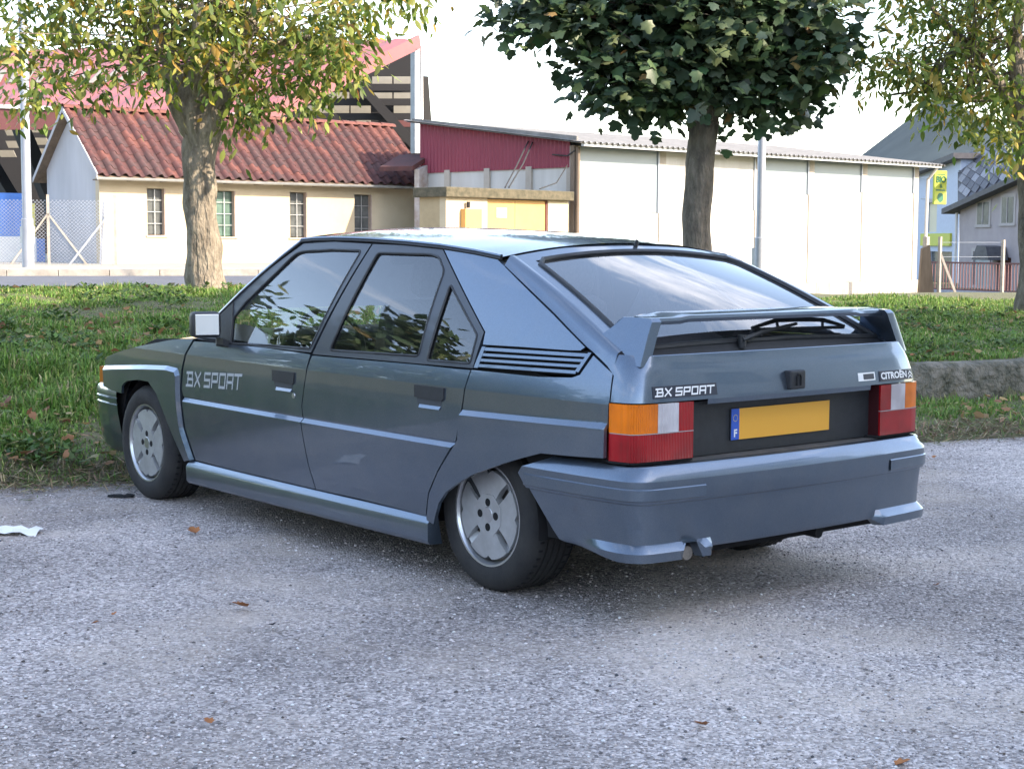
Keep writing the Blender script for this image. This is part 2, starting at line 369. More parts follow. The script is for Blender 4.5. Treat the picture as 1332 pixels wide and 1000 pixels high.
# ---- the tiled house
z0 = .42
hp0, hp1 = at(131, 350, 38.0), at(541, 350, 43.7)
HF = Frame(hp0, hp1, z0); HL = HF.L; HH = 3.10-z0; HW = 3.2
house = HF.root('small_house', 'long low cream house with red tiled roof and four narrow barred windows', 'house')
wins = []
for (xa, ya, xb, yb) in ((191, 245, 216, 306), (281, 248, 307, 308), (377, 250, 400, 309), (461, 253, 484, 312)):
    a, za = HF.hit(xa, ya); b_, zb = HF.hit(xb, yb); wins.append((a, b_, zb, za))
mb = MB(); wall_open(mb, 0, HL, -.3, HH, 0, .22, wins); o = clean(mb.build('front_wall', M_cream, house))
mb = MB(); rh = 4.45-z0
mb.prism([(0.001, .221, -.3), (0.001, HW, -.3), (0.001, HW, HH), (0.001, HW/2, rh-.12), (0.001, .221, HH)], (.2, 0, 0)); mb.build('gable_wall', M_greyr, house)
mb = MB(); mb.prism([(HL-.201, .221, -.3), (HL-.201, HW, -.3), (HL-.201, HW, HH), (HL-.201, HW/2, rh-.12), (HL-.201, .221, HH)], (.2, 0, 0)); mb.build('gable_wall', M_cream, house)
mb = MB(); mb.box((.201, HW-.2, -.3), (HL-.201, HW-.001, HH)); mb.build('rear_wall', M_cream, house)
for i, (a, b_, za, zb) in enumerate(wins):
    w = empty('window', parent=house)
    mb = MB(); mb.box((a+.02, .15, za+.02), (b_-.02, .165, zb-.02)); mb.build('pane', M_panegreen if i == 1 else M_pane, w)
    mb = MB()
    for k in range(1, 2): x = lerp(a, b_, k/2); mb.box((x-.008, .09, za), (x+.008, .105, zb))
    for k in range(1, 4): zz = lerp(za, zb, k/4); mb.box((a, .092, zz-.006), (b_, .103, zz+.006))
    mb.build('grille', M_zinc, w)
    mb = MB(); mb.box((b_-.002, .004, za-.03), (b_+.002+.05, .149, zb+.0)); 
    mb = MB(); mb.box((a-.04, -.03, za-.05), (b_+.04, .15, za-.002)); mb.build('sill', M_reveal, w)
    mb = MB(); mb.box((b_-.03, .0, za), (b_-.001, .148, zb-.001)); mb.build('reveal', M_reveal, w)
# roof: under-slab + individually laid tiles
OV = .38; XL, XR = -.22, HL+.30
sl_len = math.hypot(HW/2+OV, (rh-HH)*(1+OV/(HW/2))); ang = math.atan2(rh-HH, HW/2)
roof = empty('roof', parent=house)
mb = MB()
for sgn in (0, 1):
    ya, yb = (-OV, HW/2) if not sgn else (HW+OV, HW/2)
    zl = HH-OV*math.tan(ang)
    mb.prism([(XL, ya, zl), (XR, ya, zl), (XR, yb, rh), (XL, yb, rh)], (0, 0, -.06))
mb.build('roof_boards', M_wood, roof)
NC, NR = 32, 9
tw = (XR-XL)/NC; tl = sl_len/NR
def tile_mesh(name, w, ln):                   # one roman tile: hump + pan, a little conical
    mb = MB(); P = []
    for j in (0, 1):
        row = []
        for k in range(9):
            u = k/8; a = u*w; h = .085*math.sin(math.pi*min(1, u/.62))**1.0 if u < .62 else -.02*math.sin(math.pi*(u-.62)/.38)
            row.append((a, j*(ln+.06), h+(.014 if j == 0 else 0)))
        P.append(row)
    mb.grid(P); mb.grid([[(x, y, z) for x, y, z in P[0]], [(x, y, z-.022) for x, y, z in P[0]]]); return mb.mesh(name, 50)
tmeshes = []
for mt in (M_tile, M_tile2, M_tile3):
    me = tile_mesh('roof_tile', tw, tl); me.materials.append(mt); tmeshes.append(me)
rot = Matrix.Rotation(ang, 4, 'X')
for r_ in range(NR):
    for c_ in range(NC):
        edge = c_ >= NC-3 or r_ == NR-1
        me = random.choices(tmeshes, (3, 2.4, .7) if not edge else (2, .6, 3))[0]
        t = link('roof_tile', me, None, roof)
        yy = -OV-.03+r_*tl*math.cos(ang); zz = HH-OV*math.tan(ang)+.03+(r_*tl)*math.sin(ang)-.02
        t.matrix_local = Matrix.Translation((XL+c_*tw+random.uniform(-.008, .008), yy, zz+random.uniform(-.006, .006))) @ rot @ Matrix.Rotation(random.uniform(-.012, .012), 4, 'Z')
mb = MB()                                      # back slope
mb.grid([[(XL+i*tw/4, HW/2+(HW/2+OV)*t, lerp(rh, HH-OV*math.tan(ang), t)+.04+.03*math.sin(i*math.pi/2)) for i in range(NC*4+1)] for t in (0, .5, 1)])
mb.build('rear_tiles', M_tile, roof)
rt = MB(); rt.M = Matrix.Identity(4)
P = [[(x, .14*math.cos(a), .10*math.sin(a)+(.02 if x < .01 else 0)) for a in np.linspace(0, math.pi, 7)] for x in (0, .47)]
rt.grid(P); rme = rt.mesh('ridge_tile', 60); rme.materials.append(M_tile3)
n = int((XR-XL)/.42)
for i in range(n):
    t = link('ridge_tile', rme, None, roof); t.location = (XL+i*(XR-XL)/n, HW/2, rh+.03)
gut = MB(); zl = HH-OV*math.tan(ang)
gut.grid([[(x, -OV-.05+.065*math.cos(a), zl-.03+.065*math.sin(a)) for a in np.linspace(math.pi, 2*math.pi, 7)] for x in (XL, XR)])
gut.build('gutter', M_zinc, house, 60)
gut = MB(); gut.tube([(HL-.05, -OV-.05, zl-.08), (HL-.05, -OV-.05, zl-.2), (HL-.04, -.1, zl-.55), (HL-.04, -.08, -.3)], .045, 8); gut.build('downpipe', M_zinc, house, 50)
mb = MB()
for i in range(12): x = lerp(XL+.1, XR-.1, i/11); mb.box((x-.04, -OV, zl-.10+.0), (x+.04, 0, zl-.065))
mb.build('rafter_ends', M_wood, house)
mb = MB(); mb.prism([(XL-.01, -OV-.02, zl-.06), (XL-.01, HW/2, rh-.05), (XL-.01, HW+OV, zl-.06), (XL-.01, HW+OV, zl+.06), (XL-.01, HW/2, rh+.07), (XL-.01, -OV-.02, zl+.06)], (.035, 0, 0)); mb.build('barge_board', M_greyr, house)
mb = MB(); a, zz = HF.hit(204, 357); mb.box((a-.12, -.012, .02), (a+.12, -.001, .2)); mb.build('wall_vent', M_greyr, house)

# ---- the big red-roofed hall behind
M_red = simple('red_sheet', (.27, .088, .088), .55, var=.10, scale=.4)
M_redd = simple('red_brown_fascia', (.14, .05, .05), .8, var=.15, scale=.5)
M_steel = simple('galvanised_steel', (.36, .39, .44), .5, metal=.5, var=.12, scale=2)
M_trans = simple('pale_sheet', (.24, .225, .19), .7, var=.12, scale=1.5)
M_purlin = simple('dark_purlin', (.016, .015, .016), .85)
hall = empty('market_hall', wp(-9, 58, .3)); tag(hall, 'large open hall with a pale red sheet metal roof and dark purlins', 'hall')
inv = Matrix.Translation(-hall.location)
def hb(): q = MB(); q.M = inv; return q
Rr, Rl = at(545, 51, 62), at(-160, 72, 62); El, Er = at(-160, 132, 50), at(338, 150, 50)
def roofpt(u, v):                              # u along, v ridge (0) to eave (1)
    return (Rl.lerp(Rr, u)).lerp(El.lerp(Er, u), v)
nU = 96; q = hb()
q.grid([[roofpt(i/nU, v)+Vector((0, 0, .05*(1 if i % 4 < 2 else 0))) for i in range(nU+1)] for v in (0, .5, 1)])
q.build('roof_sheet', M_red, hall)
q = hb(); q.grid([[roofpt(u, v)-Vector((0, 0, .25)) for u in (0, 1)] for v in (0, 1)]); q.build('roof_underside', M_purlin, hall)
q = hb(); q.bar(Rr+Vector((0, 0, -.1)), Er+Vector((0, 0, -.1)), .12, .5); q.build('verge_flashing', M_red, hall)
q = hb(); q.bar(El+Vector((0, 0, -.02)), Er+Vector((0, 0, -.02)), .1, .12); q.build('eave_gutter', M_bars, hall)
q = hb(); q.prism([El+Vector((0, 0, -.1)), Er+Vector((0, 0, -.1)), Er+Vector((0, 0, -.5)), El+Vector((0, 0, -.85))], DEP*.1); q.build('fascia', M_redd, hall)
q = hb()                                       # translucent band across the roof
for i in range(26):
    u = .02+i*.03
    if u > .62: break
    a, b_ = roofpt(u, .46)+Vector((0, 0, .09)), roofpt(u+.012, .46)+Vector((0, 0, .09)); c_, d_ = roofpt(u+.02, .68)+Vector((0, 0, .09)), roofpt(u+.008, .68)+Vector((0, 0, .09))
    q.prism([a, b_, c_, d_], (0, 0, .02))
q.build('skylight_strips', M_trans, hall)
q = hb(); q.bar(at(541, 210, 62), at(541, 62, 62), .30, .30); q.bar(at(545, 330, 62), at(541, 205, 62), .30, .30); q.build('column', M_steel, hall)
q = hb(); q.bar(at(552, 330, 61.5), at(549, 165, 61.5), .10); q.bar(at(549, 165, 61.5), at(548, 60, 61.5), .08); q.build('downpipe', M_bars, hall)
q = hb(); q.bar(at(566, 330, 64), at(549, 100, 62.3), .35, .35); q.build('leaning_brace', M_purlin, hall)
# back wall: dark purlins with pale sheets between
q = hb(); bw0, bw1 = at(-200, 330, 72), at(541, 330, 72)
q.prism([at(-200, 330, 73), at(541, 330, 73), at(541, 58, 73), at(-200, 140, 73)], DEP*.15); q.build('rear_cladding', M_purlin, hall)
ys = [86, 104, 126, 143, 160, 178, 196, 213]
for j, yy in enumerate(ys):
    for i in range(9):
        xa = 540-i*28-2; xb = xa-24
        if yy < 150-(xa-340)*.35+8: continue
        diag = 470+(yy-110)*.95
        if xa-12 < diag < xa+16 or (i > 4 and random.random() < .25): continue
        q = hb(); h = 5.2 if i < 3 else 5.6
        mt = M_redd if (j == 4 and i in (0, 1)) else M_trans
        q.prism([at(xb-.35*h, yy+h, 72.6), at(xa, yy+h, 72.6), at(xa, yy-h, 72.6), at(xb-.35*h, yy-h, 72.6)], DEP*.1)
        q.build('wall_sheet', mt, hall)
for xx, yy in ((20, 172), (48, 168), (22, 188), (55, 184), (30, 160), (12, 200), (42, 201), (66, 198), (78, 160)):
    q = hb(); q.prism([at(xx-11, yy+4.5, 66), at(xx+9, yy+4.5, 66), at(xx+5, yy-4.5, 66), at(xx-15, yy-4.5, 66)], DEP*.1); q.build('roof_light', M_trans, hall)
q = hb()
for j in range(7): q.bar(at(340, 95+j*19, 71), at(541, 95+j*19, 71), .18, .3)
q.bar(at(455, 95, 70.5), at(562, 215, 70.5), .5, .4); q.bar(at(330, 120, 69), at(450, 215, 69), .4, .4)
q.build('purlins', M_purlin, hall)
q = hb(); q.bar(at(20, 150, 60), at(95, 330, 52), .5, .5); q.bar(at(-40, 165, 60), at(40, 300, 54), .4); q.build('raking_beam', M_purlin, hall)
q = hb(); p_ = at(205, 150, 52); q.bar(at(205, 185, 52), at(205, 128, 52), .8, .5); q.build('red_chimney_stack', M_red, hall)

# ---- painted hoarding left
M_blue = simple('blue_paint', (.07, .22, .60), .7, var=.15, scale=1.5, stretch=(1, 1, .2)); M_white = simple('white_paint', (.78, .78, .75), .8, var=.06); M_yel = simple('yellow_paint', (.70, .62, .12), .7, var=.1)
FH = Frame(at(-120, 350, 39), at(68, 350, 41), .35)
ho = FH.root('painted_hoarding', 'low hoarding painted blue above white behind the wire fence', 'hoarding')
mb = MB(); mb.box((-1, 0, 0), (FH.L-.4, .1, 1.0)); mb.prism([(FH.L-.398, 0, 0), (FH.L+.15, 0, 0), (FH.L-.398, 0, 1.0)], (0, .1, 0)); mb.build('lower_board', M_white, ho)
mb = MB(); mb.box((-1, -.004, 1.0), (FH.L-.5, .1, 2.1)); mb.build('upper_board', M_blue, ho)
mb = MB(); mb.box((FH.L-.72, -.02, 1.005), (FH.L-.42, -.006, 1.85)); mb.build('yellow_stripe', M_yel, ho)
mb = MB(); mb.box((FH.L-.40, -.02, 0.02), (FH.L-.18, -.006, .95)); mb.build('blue_stripe', M_blue, ho)

# ---- warehouse with white panels
M_whitep = simple('white_panel', (.56, .555, .53), .85, c2=(.46, .445, .41), scale=1.2, bump=.1, stretch=(1.5, 1.5, .25))
M_post = simple('concrete_post', (.40, .36, .31), .9, var=.12, scale=3)
M_plinth = simple('stained_plinth', (.50, .45, .39), .95, c2=(.26, .23, .19), scale=2.2, stretch=(3, 3, .5), bump=.3)
M_fibre = simple('fibre_cement', (.20, .195, .185), .95, var=.25, scale=2.5, bump=.3)
M_clear = simple('translucent_sheet', (.24, .29, .32), .35, var=.05, scale=.8)
M_redc = simple('crimson_sheet', (.25, .035, .06), .5, var=.08, scale=.6)
WF = Frame(at(746, 330, 38.6), at(1198, 330, 50.0), -.45); wl_top = WF.hit(1198, 212)[1]
ware = WF.root('warehouse', 'long white panelled warehouse with grey corrugated roof edge and crimson gable', 'warehouse')
zt = WF.hit(746, 184)[1]; zt2 = WF.hit(1198, 213)[1]; zp = WF.hit(1120, 366)[1]; Lw = WF.L; DW = 5.6
rise = .72
posts = [WF.hit(px_, 330)[0] for px_ in (750, 861, 985, 1054, 1123, 1190)]
posts[0] = .1
def wtop(x): return lerp(zt, zt2, x/Lw)
mb = MB(); mb.box((.0, -.08, -.4), (Lw, .22, zp)); mb.build('plinth', M_plinth, ware)
for i in range(5):
    xa, xb = posts[i]+.13, posts[i+1]-.13
    zs = WF.hit([800, 920, 1020, 1090, 1155][i], [276, 272, 252, 249, 250][i])[1]
    mb = MB(); mb.prism([(xa, .03, zp+.005), (xb, .03, zp+.005), (xb, .03, zs), (xa, .03, zs)], (0, .12, 0)); mb.build('wall_panel', M_whitep, ware)
    xw = xb-(xb-xa)*(.0 if i else .05)
    mb = MB(); mb.prism([(xa, .035, zs+.01), (xb, .035, zs+.01), (xb, .035, wtop(xb)-.12), (xa, .035, wtop(xa)-.12)], (0, .05, 0)); mb.build('clerestory_sheet', M_clear if i != 1 else M_whitep, ware)
    mb = MB(); mb.box((xb-.06, -.005, zs), (xb-.01, .03, wtop(xb)-.12)); mb.build('clerestory_frame', M_steel, ware)
for x in posts:
    mb = MB(); mb.box((x-.125, .0, zp+.006), (x+.125, .24, wtop(x)-.1)); mb.build('post', M_post, ware)
mb = MB(); mb.prism([(Lw-.02, 0.25, -.4), (Lw-.02, DW, -.4), (Lw-.02, DW, zt2+rise), (Lw-.02, .25, zt2-.05)], (-.1, 0, 0)); mb.build('end_wall', M_whitep, ware)
mb = MB(); mb.box((.2, DW-.1, -.4), (Lw-.2, DW, zt+.5)); mb.build('rear_wall', M_whitep, ware)
# gable: white concrete below, crimson profiled sheet above
gz = lambda y: zt+rise*y/DW
mb = MB(); mb.prism([(.0, .241, -.4), (.0, DW, -.4), (.0, DW, zt-.55), (.0, .241, zt-.6)], (.15, 0, 0)); mb.build('gable_wall', M_whitep, ware)
mb = MB(); V = []
for i in range(81):
    y = .12+(DW-.12)*i/80; off = -.05 if (i % 2) else -.02
    V.append([(off, y, zt-.62-.02*y*0), (off, y, gz(y)-.02)])
mb.grid(V); mb.build('gable_cladding', M_redc, ware)
for i, y in enumerate((1.5, 3.0, 4.5)):
    mb = MB(); mb.box((-.06, y-.1, -.4), (-.001, y+.1, zt-.56)); mb.build('gable_rib', M_post, ware)
mb = MB(); nC = 240
mb.grid([[(-.35+(Lw+.75)*i/nC, y, lerp(zt, zt2, max(0, min(1, i/nC)))+(rise*y/DW)+.03+.022*math.sin(i*math.pi/1.5)) for i in range(nC+1)] for y in (-.55, DW/2, DW+.3)])
V = mb.v; nn = len(V); mb.add([(v.x, v.y, v.z-.03) for v in V], [tuple(reversed(f)) for f in mb.f])
mb.build('corrugated_roof', M_fibre, ware, 60)
mb = MB(); mb.prism([(-.2, -.5, zt-.14), (Lw+.25, -.5, zt2-.14), (Lw+.25, -.5, zt2-.03), (-.2, -.5, zt-.03)], (0, .09, 0)); mb.build('gutter', M_zinc, ware)
mb = MB(); mb.prism([(-.30, -.35, zt-.02), (-.30, DW, zt+rise-.02), (-.30, DW, zt+rise+.10), (-.30, -.35, zt+.10)], (.06, 0, 0)); mb.build('verge_board', M_fibre, ware)
mb = MB(); mb.tube([(Lw+.12, -.45, zt2-.1), (Lw+.12, -.1, zt2-.5), (Lw+.12, -.06, -.2)], .05, 8); mb.build('downpipe', M_bars, ware)
mb = MB(); mb.box((-.15, -.14, -.3), (.0, .0, zt-.1), .02); mb.tube([(-.09, -.2, -.3), (-.09, -.2, zt-.15)], .05, 8); mb.build('corner_post', M_wood, ware)

# ---- flat-roofed annex with yellow doors
M_ydoor = simple('yellow_door_paint', (.55, .32, .11), .6, var=.08, scale=2); M_slab = simple('mossy_concrete', (.14, .118, .078), .95, c2=(.05, .048, .03), scale=7, bump=.6, bscale=18)
AF = Frame(at(580, 330, 35.2), at(739, 330, 38.2), .30)
annex = AF.root('flat_roofed_annex', 'small cream annex with mossy concrete roof slab and double yellow doors', 'outbuilding')
az = AF.hit(600, 257)[1]; at_ = AF.hit(600, 244)[1]
dx0, dz1 = AF.hit(634, 258); dx1, _ = AF.hit(713, 262)
mb = MB(); wall_open(mb, 0, AF.L, -.3, az, 0, .2, [(dx0, dx1, 0, dz1)]); clean(mb.build('front_wall', M_cream, annex))
mb = MB(); mb.box((.001, .201, 0), (.2, .85, az)); mb.build('side_wall', simple('ochre_render', (.36, .28, .17), .95, var=.15, scale=2), annex)
mb = MB(); mb.box((-.12, -.14, az), (AF.L+.05, .95, at_), .02); mb.build('roof_slab', M_slab, annex)
dm = (dx0*.53+dx1*.47)
for a, b_ in ((dx0+.02, dm-.005), (dm+.005, dx1-.05)):
    d = MB(); d.box((a, .05, .0), (b_, .10, dz1-.02)); dd = d.build('door', M_ydoor, annex)
    if a < dm-.1:
        x, z = AF.hit(652, 276, .05); s = MB(); s.box((x-.17, .035, z-.13), (x+.17, .048, z+.10)); s.build('door_sign', M_steel, dd)
mb = MB(); mb.box((dx1-.045, .02, 0), (dx1-.005, .12, dz1-.01)); mb.build('door_frame', M_redd, annex)
mb = MB(); x, z = AF.hit(610, 272); mb.box((x-.27, -.16, z-1.2), (x+.26, -.001, z), .01); mb.build('meter_cabinet', M_ydoor, annex)
mb = MB(); x, z = AF.hit(606, 266); mb.tube([(x, -.08, z-.08), (x, -.08, z+.06)], .04, 8); mb.build('cabinet_vent', M_dark, annex)
# ---- ruined gabled shed between house and annex
SF = Frame(at(548, 330, 42.0), at(606, 330, 44.2), .3)
shed = SF.root('ruined_shed', 'small derelict gabled shed with broken tiles beside the crimson cladding', 'shed')
sz = SF.hit(565, 206)[1]; se = SF.hit(610, 240)[1]; xm = SF.hit(566, 220)[0]
mb = MB(); mb.prism([(-.1, 0, 0), (SF.L+.1, 0, 0), (SF.L+.1, 0, se), (xm, 0, sz-.1), (-.1, 0, se+.3)], (0, .15, 0)); mb.build('gable_wall', simple('dirty_white', (.5, .48, .45), .95, c2=(.3, .22, .18), scale=3), shed)
mb = MB(); mb.prism([(xm, -.25, sz), (SF.L+.35, -.25, se-.05), (SF.L+.35, -.25, se+.1), (xm, -.25, sz+.15)], (0, 1, 0)); mb.build('roof_slope', M_wood, shed)
mb = MB(); mb.prism([(xm, .1, sz), (xm, .1, sz+.12), (-.3, .1, sz-.25), (-.3, .1, sz-.37)], (0, 1, 0)); mb.build('roof_slope', M_tile, shed)
for k in range(5):
    mb = MB(); x = lerp(xm+.1, SF.L, k/5); zz = lerp(sz, se, (x-xm)/(SF.L+.35-xm))+.14
    mb.grid([[(x+.11*math.cos(a), y, zz+.05*math.sin(a)) for a in np.linspace(0, math.pi, 5)] for y in (-.3, .15)]); mb.build('roof_tile', M_tile3, shed)
mb = MB(); mb.prism([(xm+.15, -.02, sz-.55), (xm+.3, -.02, sz-1.1), (xm+.42, -.02, sz-1.05), (xm+.25, -.02, sz-.4)], (0, .015, 0)); mb.build('exposed_brick', M_tile, shed)
# ---- cables
M_cable = simple('cable_black', (.03, .03, .03), .8)
def cable(pts, label, r_=.018):
    P = []
    for i in range(len(pts)-1):
        for t in np.linspace(0, 1, 8, endpoint=(i == len(pts)-2)): P.append(pts[i].lerp(pts[i+1], t))
    mb = MB(); mb.tube(P, r_, 6); tag(mb.build('overhead_cable', M_cable), label, 'cable')
cable([at(690, 178, 40), at(672, 216, 38), at(657, 244, 36.6)], 'black cable dropping from the crimson gable to the annex roof', .02)
cable([at(696, 178, 40), at(680, 214, 38), at(662, 244, 36.6)], 'second black cable running beside the first down to annex roof', .02)
cable([at(694, 180, 40), at(715, 201, 39.2), at(738, 203, 38.5), at(748, 196, 38.4)], 'black cable sagging along crimson gable to warehouse corner post', .02)
cable([at(738, 215, 38.4), at(724, 238, 38), at(702, 246, 37.5)], 'thin cable curving over white gable wall above the annex', .014)

# ---- right: street houses
M_lilac = simple('pale_blue_render', (.44, .50, .62), .9, var=.06); M_mauve = simple('mauve_render', (.34, .30, .31), .95, var=.12, scale=1.0, bump=.2)
M_slate = simple('slate', (.085, .085, .095), .7, c2=(.05, .05, .06), scale=4); M_slate2 = simple('slate_pale', (.20, .20, .215), .7, var=.2, scale=4)
M_sign = simple('sign_yellow_green', (.42, .46, .06), .6); M_signg = simple('sign_green', (.015, .13, .07), .6); M_shut = simple('grey_shutter', (.30, .34, .35), .7)
M_pinkw = simple('pale_pink_trim', (.38, .35, .345), .85); M_blind = simple('cream_blind', (.60, .55, .42), .8)
BFm = Frame(at(1196, 380, 86), at(1245, 380, 80), -1.7)
bio = BFm.root('pale_blue_shop', 'pale blue shop building with a yellow green fascia and projecting sign', 'shop')
zz1 = BFm.hit(1196, 226)[1]; zz2 = BFm.hit(1245, 208)[1]
op = []
a, b1 = BFm.hit(1207, 264); c_, d1 = BFm.hit(1218, 302); op.append((a, c_, d1, b1))
a, b1 = BFm.hit(1209, 327); c_, d1 = BFm.hit(1237, 375); op.append((a, c_, d1, b1))
mb = MB(); wall_open(mb, -2.5, BFm.L, -.5, zz1, 0, .3, op); clean(mb.build('wall', M_lilac, bio))
mb = MB(); mb.prism([(-2.5, 0.002, zz1), (BFm.L, 0.002, zz1), (BFm.L, 0.002, zz2)], (0, .29, 0)); mb.build('wall_top', M_lilac, bio)
mb = MB(); mb.box((BFm.L-.3, .301, -.5), (BFm.L, 8, zz2)); mb.build('side_wall', M_lilac, bio)
mb = MB(); a, z = BFm.hit(1208, 283); mb.box((op[0][0], .1, op[0][2]), (op[0][1], .15, op[0][3])); mb.build('blind', M_blind, bio)
mb = MB(); mb.box((op[1][0], .15, op[1][2]), (op[1][1], .2, op[1][3])); mb.build('shop_window', M_pane, bio)
mb = MB(); mb.box((op[0][0]-.1, -.06, op[0][3]), (op[0][1]+.1, -.002, op[0][3]+.18)); mb.build('window_head', M_pinkw, bio)
a, z1_ = BFm.hit(1200, 304); b_, z2_ = BFm.hit(1238, 320); mb = MB(); mb.box((a, -.12, z2_), (b_, -.001, z1_)); mb.build('fascia_sign', M_sign, bio)
mb = MB(); mb.prism([(-2.7, -.5, zz1-.25), (BFm.L+.3, -.5, zz2+.02), (BFm.L+.3, -.5, zz2+.3), (-2.7, -.5, zz1+.05)], (0, 4, 0)); mb.build('roof_edge', M_slate, bio)
# projecting sign board with lettering
sg = MB(); sgo = empty('shop_sign', (0, 0, 0)); SFm = Frame(at(1215, 265, 78.5), at(1231, 265, 79.0), 0); sgo.location = SFm.o; sgo.rotation_euler = (0, 0, SFm.rz)
tag(sgo, 'tall yellow green projecting sign reading BIO on the pale blue shop', 'sign')
za, zb = SFm.hit(1223, 266)[1], SFm.hit(1223, 222)[1]
sg.box((0, 0, za), (SFm.L, .12, zb), .02); sg.build('board', M_sign, sgo)
sg = MB(); sg.bar((SFm.L*.8, .05, za+.3), (SFm.L*.8, 1.5, za+.3), .06); sg.bar((SFm.L*.8, .05, zb-.3), (SFm.L*.8, 1.5, zb-.3), .06); sg.build('bracket', M_steel, sgo)
def text_mesh(body, size, ext=.0, bold=0.0):
    cu_ = bpy.data.curves.new('lettering', 'FONT'); cu_.body = body; cu_.size = size; cu_.extrude = ext; cu_.offset = bold; cu_.align_x = 'CENTER'; cu_.align_y = 'CENTER'; cu_.resolution_u = 3
    ob = bpy.data.objects.new('lettering', cu_); col.objects.link(ob); dg = bpy.context.evaluated_depsgraph_get()
    me = bpy.data.meshes.new_from_object(ob.evaluated_get(dg)); bpy.data.objects.remove(ob); bpy.data.curves.remove(cu_); me.name = 'lettering'; return me
def text_on(body, size, x, z, y, mat, parent, bold=0.0):
    me = text_mesh(body, size, .004, bold); me.materials.clear(); me.materials.append(mat)
    o = link('lettering', me, None, parent); o.matrix_local = Matrix.Translation((x, y, z)) @ Matrix.Rotation(math.pi/2, 4, 'X'); return o
hsg = zb-za
text_on('BIO', SFm.L*.50, SFm.L/2, zb-hsg*.27, -.03, M_signg, sgo, .008)
text_on('&', SFm.L*.34, SFm.L/2, zb-hsg*.46, -.03, M_signg, sgo)
sg = MB(); sg.box((SFm.L*.12, -.006, zb-hsg*.60), (SFm.L*.88, -.001, zb-hsg*.56)); sg.build('lettering_line', M_signg, sgo)
sg = MB(); sg.box((SFm.L*.15, -.006, zb-hsg*.13), (SFm.L*.85, -.001, zb-hsg*.10)); sg.build('lettering_line', M_signg, sgo)
sg = MB(); sg.lathe([(0, -.006), (SFm.L*.26, -.006), (SFm.L*.26, 0)], 16); o = sg.build('round_mark', M_signg, sgo); o.location = (SFm.L/2, 0, zb-hsg*.80)
# mauve house
VF = Frame(at(1246, 380, 70), at(1420, 380, 58), -1.15)
mau = VF.root('mauve_house', 'grey mauve house with sloping slate eave and two small upper windows', 'house')
zA, zB = VF.hit(1246, 268)[1], VF.hit(1420, 196)[1]
ops = []
for (xa, ya, xb, yb) in ((1273, 264, 1286, 292), (1305, 257, 1318, 290), (1267, 327, 1285, 372), (1297, 335, 1314, 378)):
    a, b1 = VF.hit(xa, ya); c_, d1 = VF.hit(xb, yb); ops.append((a, c_, d1, b1))
mb = MB(); wall_open(mb, 0, VF.L, -.6, zA, 0, .3, [(a, b_, c, min(d, zA-.01)) for a, b_, c, d in ops]); clean(mb.build('wall', M_mauve, mau))
mb = MB(); mb.prism([(0, .002, zA), (VF.L, .002, zA), (VF.L, .002, zB)], (0, .297, 0)); mb.build('wall_top', M_mauve, mau)
for i, (a, b_, c_, d_) in enumerate(ops):
    w = empty('window' if i < 3 else 'door', parent=mau)
    if i < 3:
        mb = MB(); mb.box((a-.03, -.04 if i < 2 else .06, c_), (b_+.03, .12, d_)); mb.build('pane', M_pane if i < 2 else M_shut, w)
        mb = MB(); mb.box((a-.25, -.06, c_-.12), (b_+.25, -.001, c_-.001)); mb.build('sill', M_pinkw, w)
        mb = MB()
        for xx in (a-.2, b_+.03): mb.box((xx, -.03, c_), (xx+.17, -.002, d_+.15))
        mb.box((a-.028, -.03, d_), (b_+.028, -.002, d_+.15)); mb.build('surround', M_pinkw, w)
        mb = MB(); mb.box(((a+b_)/2-.03, -.06, c_), ((a+b_)/2+.03, -.042, d_)); mb.build('mullion', M_pinkw, w)
    else:
        mb = MB(); mb.box((a, .1, c_), (b_, .2, d_)); mb.build('panel', M_redd, w)
mb = MB(); mb.prism([(-.9, -.5, zA-.35), (VF.L, -.5, zB+.02), (VF.L, -.5, zB+.25), (-.9, -.5, zA-.12)], (0, 6, 0)); mb.build('eave', M_slate, mau)
mb = MB(); a, z = VF.hit(1290, 338); mb.prism([(a, -.9, z), (a+1.7, -.9, z), (a+1.4, -.9, z+.55), (a+.5, -.9, z+.6)], (0, .85, 0)); mb.build('porch_canopy', M_slate, mau)
mb = MB(); mb.tube([(-.15, -.1, zA-.3), (-.15, -.1, -.6)], .06, 8); mb.build('downpipe', M_bars, mau)
# big slate roof behind (diamond slates)
rr0, rr1, rr2, rr3 = at(1246, 262, 74), at(1400, 200, 66), at(1400, 135, 76), at(1246, 205, 84)
sr = empty('slate_roof_house', (0, 0, 0)); tag(sr, 'steep roof of large diamond slates behind the mauve house', 'roof')
mb = MB(); mb.prism([rr0, rr1, rr2, rr3], (0, 0, -.3)); mb.build('roof_deck', M_slate, sr)
nrm = (rr1-rr0).cross(rr3-rr0).normalized(); nrm = nrm if nrm.z > 0 else -nrm
def rpt(u, v): return rr0.lerp(rr1, u).lerp(rr3.lerp(rr2, u), v)
for j in range(9):
    for i in range(12):
        u = (i+.5*(j % 2))/12; v = j/9
        du, dv = .5/12*.94, 1/9*.94
        c0 = [rpt(u, v-dv*.0), rpt(u+du, v+dv), rpt(u, v+2*dv), rpt(u-du, v+dv)]
        if u-du < 0 or v+2*dv > 1.02: continue
        mb = MB(); mb.prism([p+nrm*(.02+.02*(k == 0)) for k, p in enumerate(c0)], nrm*.03); mb.build('slate', M_slate2 if random.random() < .4 else M_slate, sr)
mb = MB(); mb.prism([at(1250, 380, 78), at(1400, 380, 70), at(1400, 200, 70), at(1250, 262, 78)], DEP*.3); mb.build('wall', M_mauve, sr)
